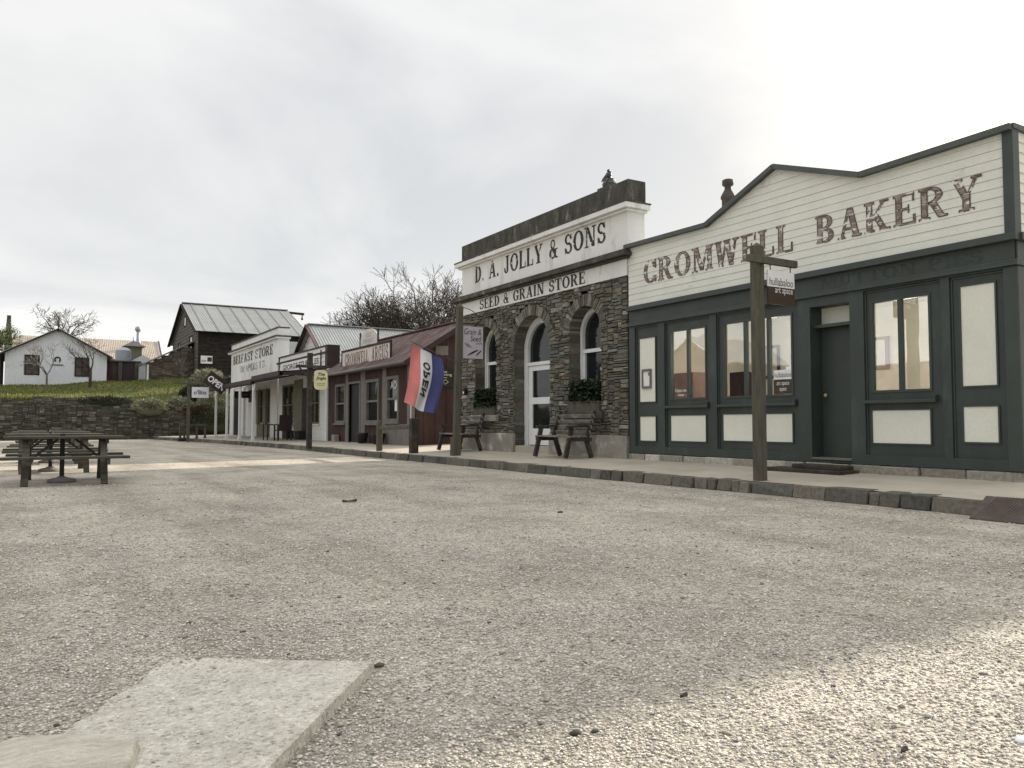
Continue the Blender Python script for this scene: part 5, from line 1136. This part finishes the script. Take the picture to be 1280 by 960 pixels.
Fh = Face('y', 7.6); t = thing('hanging_sign', 'small white over brown hanging sign reading hullabaloo art space', 'sign', (8.95, 7.6, 2.62))
mb = MB(); Fh.box(mb, 8.68, 9.22, 2.845, 3.07, -.01, .01); mb.build('upper_board', M['signwhite'], t); mb = MB(); Fh.box(mb, 8.68, 9.22, 2.6, 2.843, -.01, .01); mb.build('lower_board', M['signbrown'], t)
fonttext('hullabaloo', Fh.pt(8.71, 2.865, .0125), Fh.u, (0, 0, 1), .48, .108, M['ink'], t); fonttext('art space', Fh.pt(8.82, 2.735, .0125), Fh.u, (0, 0, 1), .36, .1, M['signwhite'], t)
mb = MB(); 
for x in (8.74, 9.15): mb.tube((x, 7.6, 3.06), (x, 7.6, 3.16), .008, .008, 6)
mb.build('hook', M['metal'], t)
t = thing('signpost', 'tall leaning grey post with a curved iron bracket beside the stone store', 'sign post', (8.75, 17.2, .17)); Yg = 17.0
mb = MB(); mb.prism([(8.67, 17.13, .1), (8.81, 17.13, .1), (8.81, 17.27, .1), (8.67, 17.27, .1)], (.07, -.06, 3.65)); mb.box(8.64, 8.84, 17.1, 17.3, .1, .62); mb.add([(8.73, 17.07, 3.75), (8.89, 17.07, 3.75), (8.89, 17.21, 3.75), (8.73, 17.21, 3.75), (8.81, 17.14, 3.86)], [(0, 1, 4), (1, 2, 4), (2, 3, 4), (3, 0, 4)]); mb.build('post', M['wood'], t, False, .01)
mb = MB(); mb.beam((8.85, 17.14, 3.36), (9.5, 17.14, 3.36), .03, .04); q = [(8.87 + .5 * math.sin(a), 17.14, 3.75 - .36 * (1 - math.cos(a))) for a in [i * .16 for i in range(10)]]
for a, b_ in zip(q[:-1], q[1:]): mb.tube(a, b_, .009, .009, 6)
mb.build('bracket', M['metal'], t)
Fg2 = Face('y', 17.14); t = thing('hanging_sign', 'lilac Grain and Seed cafe sign hanging from the tall post', 'sign', (9.2, 17.14, 2.5)); mb = MB(); Fg2.box(mb, 8.9, 9.45, 2.52, 3.3, -.012, .012); mb.build('board', M['signlilac'], t)
fonttext('Grain &', Fg2.pt(8.93, 3.1, .015), Fg2.u, (0, 0, 1), .47, .15, M['ink'], t, shear=.2); fonttext('Seed', Fg2.pt(9.1, 2.94, .015), Fg2.u, (0, 0, 1), .3, .14, M['ink'], t, shear=.2); fonttext('CAFE', Fg2.pt(9.25, 2.87, .015), Fg2.u, (0, 0, 1), .17, .04, M['ink'], t)
mb = MB()
for (x, z, a, l_, w) in ((9.17, 2.66, 26, .34, .06), (9.33, 2.655, 42, .22, .045)):
    u = Vector((math.cos(rad(a)), 0, math.sin(rad(a)))); v = Vector((-u.z, 0, u.x)); B = Vector((x, 17.14 - .0145, z))
    mb.add([B + u * (l_ / 2 * math.cos(k * math.pi / 8)) + v * (w / 2 * math.sin(k * math.pi / 8) * (1 if k < 8 else .5)) for k in range(16)], [tuple(range(16))])
for k in range(6): p = Vector((8.925 + k * .022, 17.14 - .0145, 2.9 - k * .004)); mb.beam(p, p + Vector((.1, 0, -.11 + k * .004)), .004, .003, (0, 1, 0))
mb.build('seed_drawing', M['ink'], t)
# flag
fp = thing('flag', 'red white and blue OPEN flag hanging from a slanting pole on the tall post', 'flag', (8.5, 17.2, 2.4)); Yf = 17.2
mb = MB(); mb.tube((8.74, 17.18, 2.42), (7.52, 17.15, 2.86), .012, .009, 8); mb.build('pole', M['wood'], fp)
def flagpt(s, q):
    TL, TR, BL, BR = Vector((7.6, 0, 2.79)), Vector((8.37, 0, 2.5)), Vector((7.44, 0, 1.44)), Vector((8.16, 0, 1.18))
    p = TL.lerp(TR, s).lerp(BL.lerp(BR, s), q); p.x += .05 * math.sin(q * 3.14) * (1 - s * .3) + (.1 * s - .03) * math.sin(q * 3.1); p.y = Yf + .07 * math.sin(s * 10 + q * 2.2) * (.3 + q) + .035 * math.sin(q * 7 + s * 3); p.z -= .05 * math.sin(s * 3.14) * q
    return p
NX, NZ = 24, 36; mb = MB(); vs = [flagpt(i / NX, j / NZ) for j in range(NZ + 1) for i in range(NX + 1)]; k = len(mb.v)
mb.add(vs, [])
for j in range(NZ):
    for i in range(NX): mb.f.append([j * (NX + 1) + i, j * (NX + 1) + i + 1, (j + 1) * (NX + 1) + i + 1, (j + 1) * (NX + 1) + i]); mb.m.append(0 if i < 7 else (1 if i < 16 else 2))
cl = mb.build('cloth', [M['flagred'], M['flagwhite'], M['flagblue']], fp, True)
def onflag(ch, s0, s1, q0, q1):
    """mirrored letter (the cloth is seen from its back) lying on the cloth"""
    cu = bpy.data.curves.new('t', 'FONT'); cu.body = ch; cu.offset = .035; cu.resolution_u = 5; ob = bpy.data.objects.new('t', cu); C.objects.link(ob); me = bpy.data.meshes.new_from_object(ob); bpy.data.objects.remove(ob)
    V = np.array([v.co[:2] for v in me.vertices]); V = (V - V.min(0)) / (V.max(0) - V.min(0)); mb = MB()
    mb.add([flagpt(s1 - (s1 - s0) * b_, q0 + (q1 - q0) * a) + Vector((0, -.012, 0)) for a, b_ in V], [tuple(p.vertices) for p in me.polygons]); mb.build('lettering', M['ink'], cl)
for i, ch in enumerate('OPEN'): onflag(ch, .355, .59, .2 + i * .148, .325 + i * .148)
# sign post of the inn with the cream board
t = thing('signpost', 'timber post with cross arm in front of the white general store', 'sign post', (8.0, 26.2, .15)); px_, py_ = 7.95, 26.4
mb = MB(); mb.box(px_ - .08, px_ + .08, py_ - .08, py_ + .08, .1, 3.3); mb.build('post', M['wood_dark'], t, False, .01); mb = MB(); mb.beam((px_ - .5, py_ - .11, 2.84), (px_ + .62, py_ - .11, 2.84), .06, .09); mb.beam((px_ - .4, py_ - .11, 2.8), (px_ - .05, py_ - .11, 2.45), .04, .05); mb.build('cross_arm', M['wood_dark'], t)
t = thing('hanging_sign', 'cream rounded hanging sign with bold dark lettering', 'sign', (8.28, 26.2, 2.1)); Fj = Face('y', 26.29); cx_, cz_ = px_ + .34, 2.4
pts = []
for (sx, sz, a0) in ((1, 1, 0), (-1, 1, 90), (-1, -1, 180), (1, -1, 270)):
    for k in range(6): a = rad(a0 + 18 * k); pts.append((cx_ + sx * .1 + .13 * math.cos(a), cz_ + sz * .19 + .14 * math.sin(a)))
mb = MB(); mb.prism([Fj.pt(x, z, .015) for x, z in pts], (0, .03, 0)); mb.build('board', M['signcream'], t)
fonttext('The\nJingle', Fj.pt(cx_ - .17, cz_ - .02, .018), Fj.u, (0, 0, 1), .34, .26, M['ink'], t, shear=.15, bold=.03); fonttext('cottage crafts\n& souvenirs', Fj.pt(cx_ - .15, cz_ - .2, .018), Fj.u, (0, 0, 1), .3, .11, M['ink_brown'], t)
mb = MB()
for x in (cx_ - .12, cx_ + .12): mb.tube((x, 26.29, cz_ + .3), (x, 26.29, 2.82), .008, .008, 6)
mb.build('hook', M['metal'], t)
# far sign post
t = thing('signpost', 'thin pale timber post holding a small white sign near the stone wall', 'sign post', (6.95, 43.5, .02)); px_, py_ = 6.85, 43.5
mb = MB(); mb.box(px_ - .07, px_ + .07, py_ - .07, py_ + .07, .0, 3.2); mb.build('post', M['wood'], t); mb = MB(); mb.beam((px_ - .75, py_ - .1, 2.98), (px_ + 1.0, py_ - .1, 2.98), .06, .08); mb.build('cross_arm', M['wood'], t)
Fs2 = Face('y', py_ - .1); t = thing('hanging_sign', 'small white sign with blue lettering on the far thin post', 'sign', (7.4, py_, 2.2)); mb = MB(); Fs2.box(mb, px_ + .13, px_ + .95, 2.25, 2.8, -.015, .015); mb.build('board', M['signwhite'], t); fonttext("o'Bits", Fs2.pt(px_ + .22, 2.42, .018), Fs2.u, (0, 0, 1), .62, .22, M['flagblue'], t, bold=.02)
mb = MB()
for x in (px_ + .25, px_ + .85): mb.tube((x, py_ - .1, 2.79), (x, py_ - .1, 2.96), .01, .01, 6)
mb.build('hook', M['metal'], t)
t = thing('wooden_rail', 'low pale timber trestle rail standing at the foot of the far sign post', 'rail', (7.2, 43.8, 0))
for x in (6.55, 6.75, 7.35, 7.75):
    mb = MB(); mb.box(x - .05, x + .05, 43.9, 44.0, .15, 1.0 if x < 7 else .9); mb.build('post', M['wood'], t); mb = MB(); mb.lathe((x, 43.95, .02), [(.13, 0), (.13, .14), (.06, .2)], 10); mb.build('foot', M['black'], t)
mb = MB(); mb.beam((6.5, 43.87, .86), (7.85, 43.87, .86), .05, .1); mb.beam((6.5, 43.87, .5), (6.8, 43.87, .5), .05, .08); mb.build('rail', M['wood'], t)
# hitching rail
t = thing('hitching_rail', 'rough timber hitching rail with two posts at the kerb before the red shop', 'rail', (8.5, 20.3, .16))
mb = MB(); mb.box(8.38, 8.52, 21.3, 21.45, .1, 1.02); mb.build('post', M['wood'], t, False, .015); mb = MB(); mb.box(8.46, 8.66, 19.15, 19.35, .1, 1.08); mb.build('post', M['wood_dark'], t, False, .02); mb = MB(); mb.beam((8.45, 21.5, .8), (8.5, 19.3, .86), .1, .11); mb.build('rail', M['wood'], t, False, .02)
t = MB(); t.box(-2.55, -2.35, 33.6, 33.75, 0, 1.6); o = t.build('red_post', M['red']); tag(o, 'dark red timber post at the far left beyond the picnic tables', 'post')
o.location = (1.05, 0, 0)
# benches
def bench():
    t = thing('bench', 'weathered slatted bench right of the white door under the plant box', 'bench', (0, 0, 0), 'benches along the stone store'); Ln = 1.35
    mb = MB()
    for k in range(3): mb.box(-.5 + k * .15, -.38 + k * .15, -Ln / 2, Ln / 2, .42, .455)
    mb.build('seat', M['bench'], t, False, .006); mb = MB()
    for k in range(4): z = .52 + k * .115; mb.beam((.0 + k * .035, -Ln / 2, z), (.0 + k * .035, Ln / 2, z), .03, .082, (-.3, 0, 1))
    mb.build('backrest', M['bench'], t, False, .006)
    for s in (-1, 1):
        y = s * (Ln / 2 - .1)
        for a, b_ in (((-.56, y, 0), (-.4, y, .62)), ((.1, y, 0), (-.06, y, .45))):
            mb = MB(); mb.beam(a, b_, .06, .09, (1, 0, 0)); mb.build('leg', M['wood_dark'], t)
        mb = MB(); mb.beam((-.06, y + .05 * s, .4), (.16, y + .05 * s, .98), .05, .08, (1, 0, 0)); mb.beam((-.5, y + .05 * s, .38), (.06, y + .05 * s, .38), .05, .08, (0, 0, 1)); mb.build('back_frame', M['wood_dark'], t)
        mb = MB(); mb.beam((-.52, y, .64), (.06, y, .66), .09, .05); mb.build('armrest', M['wood_dark'], t)
    return t
b1_ = bench(); b1_.location = (9.95, 14.1, .235); b2 = copy_tree(b1_); b2.location = (9.95, 18.9, .235); b2['label'] = 'weathered slatted bench left of the white door, partly behind the tall post'
# picnic tables
def picnic():
    t = thing('picnic_table', 'grey picnic table nearest the camera', 'picnic table', (0, 0, 0), 'picnic tables in the yard'); Ln = 1.66
    mb = MB()
    for k in range(6): y = -.38 + k * .15; mb.box(-Ln / 2, Ln / 2, y - .068, y + .068, .705, .745)
    mb.build('tabletop', M['picnic'], t, False, .006)
    for s in (-1, 1):
        mb = MB()
        for k in (0, 1): y = s * (.72 + k * .15) ; mb.box(-Ln / 2 - .04, Ln / 2 + .04, y - .068, y + .068, .4, .44)
        mb.build('seat', M['picnic'], t, False, .006)
    for x in (-.55, .52):
        for s in (-1, 1): mb = MB(); mb.beam((x, s * .8, 0), (x, s * .28, .7), .05, .1, (1, 0, 0)); mb.build('leg', M['picnic'], t)
        mb = MB(); mb.beam((x + .05, -.92, .36), (x + .05, .92, .36), .045, .1); mb.beam((x + .05, -.4, .67), (x + .05, .4, .67), .045, .09); mb.build('crossbar', M['picnic'], t)
    for s in (-1, 1): mb = MB(); mb.beam((s * .5, 0, .37), (s * .12, 0, .7), .04, .08, (0, 1, 0)); mb.build('brace', M['picnic'], t)
    mb = MB(); mb.tube((-.06, 0, .05), (-.06, 0, .78), .035, .035, 10); mb.build('umbrella_stub', M['black'], t); mb = MB(); mb.lathe((-.06, 0, 0), [(.21, 0), (.2, .05), (.08, .08), (.04, .1)], 16); mb.build('umbrella_base', M['greytrim'], t, True)
    return t
p0 = picnic(); p0.location = (.5, 14.85, 0); p0.rotation_euler.z = rad(-1.5)
for (x, y, r, lb_) in ((.4, 18.3, 1.0, 'grey picnic table directly behind the nearest one'), (.42, 22.2, -1, 'third grey picnic table from the camera'), (.5, 26.5, 1.5, 'farthest grey picnic table in the row')):
    c = copy_tree(p0); c.location = (x, y, 0); c.rotation_euler.z = rad(r); c['label'] = lb_
# bits lying on the gravel
random.seed(31)
for (x, y, s_, kind, lb_) in ((3.3, 9.29, .09, 'stick', 'curled brown bark piece on the open gravel'), (4.84, 7.07, .03, 'stone', 'small dark stone below the kerb right of centre'), (1.19, 2.99, .02, 'stone', 'small dark stone at the far corner of the concrete slab'), (1.45, 2.04, .017, 'stone', 'dark flat stone at the bottom edge of the shade'),
     (1.51, 2.02, .012, 'stone', 'second dark stone beside the flat one'), (2.17, 1.43, .02, 'leaf', 'brown curled leaf in the sunlit gravel'), (.085, 2.72, .008, 'stone', 'small black pebble on the pale flat rock'), (1.95, 2.1, .018, 'leaf', 'dry brown leaf near the shadow edge'), (2.56, 1.31, .022, 'stone', 'white stone at the lower right corner')):
    mb = MB(); zz = .072 if 'flat rock' in lb_ else .004
    if kind == 'stone':
        k0 = len(mb.v); mb.ball((x, y, zz + s_ * .05), s_, 10, sc=(1.2, .8, .5)); mb.v = [(p[0] + random.gauss(0, s_ * .1), p[1] + random.gauss(0, s_ * .1), p[2]) for p in mb.v]
        o = mb.build('stone', M['signwhite'] if 'white' in lb_ else M['wood'], None, True)
    else:
        n_ = 6; vs = []
        for i in range(n_ + 1):
            q = i / n_; w = s_ * .55 * math.sin(math.pi * (.08 + .84 * q)); a = q * 1.9 - .95; vs += [(x - s_ + 2 * s_ * q, y - w, zz + .012 + abs(a) * s_ * .25), (x - s_ + 2 * s_ * q, y, zz + .004), (x - s_ + 2 * s_ * q, y + w, zz + .014 + abs(a) * s_ * .2)]
        mb.add(vs, [(3 * i + j, 3 * i + 3 + j, 3 * i + 4 + j, 3 * i + 1 + j) for i in range(n_) for j in (0, 1)]); o = mb.build('bark_piece' if kind == 'stick' else 'fallen_leaf', M['clay'] if kind == 'leaf' else M['wood_dark'], None, True)
    tag(o, lb_, {'stick': 'bark', 'stone': 'stone', 'leaf': 'leaf'}[kind])
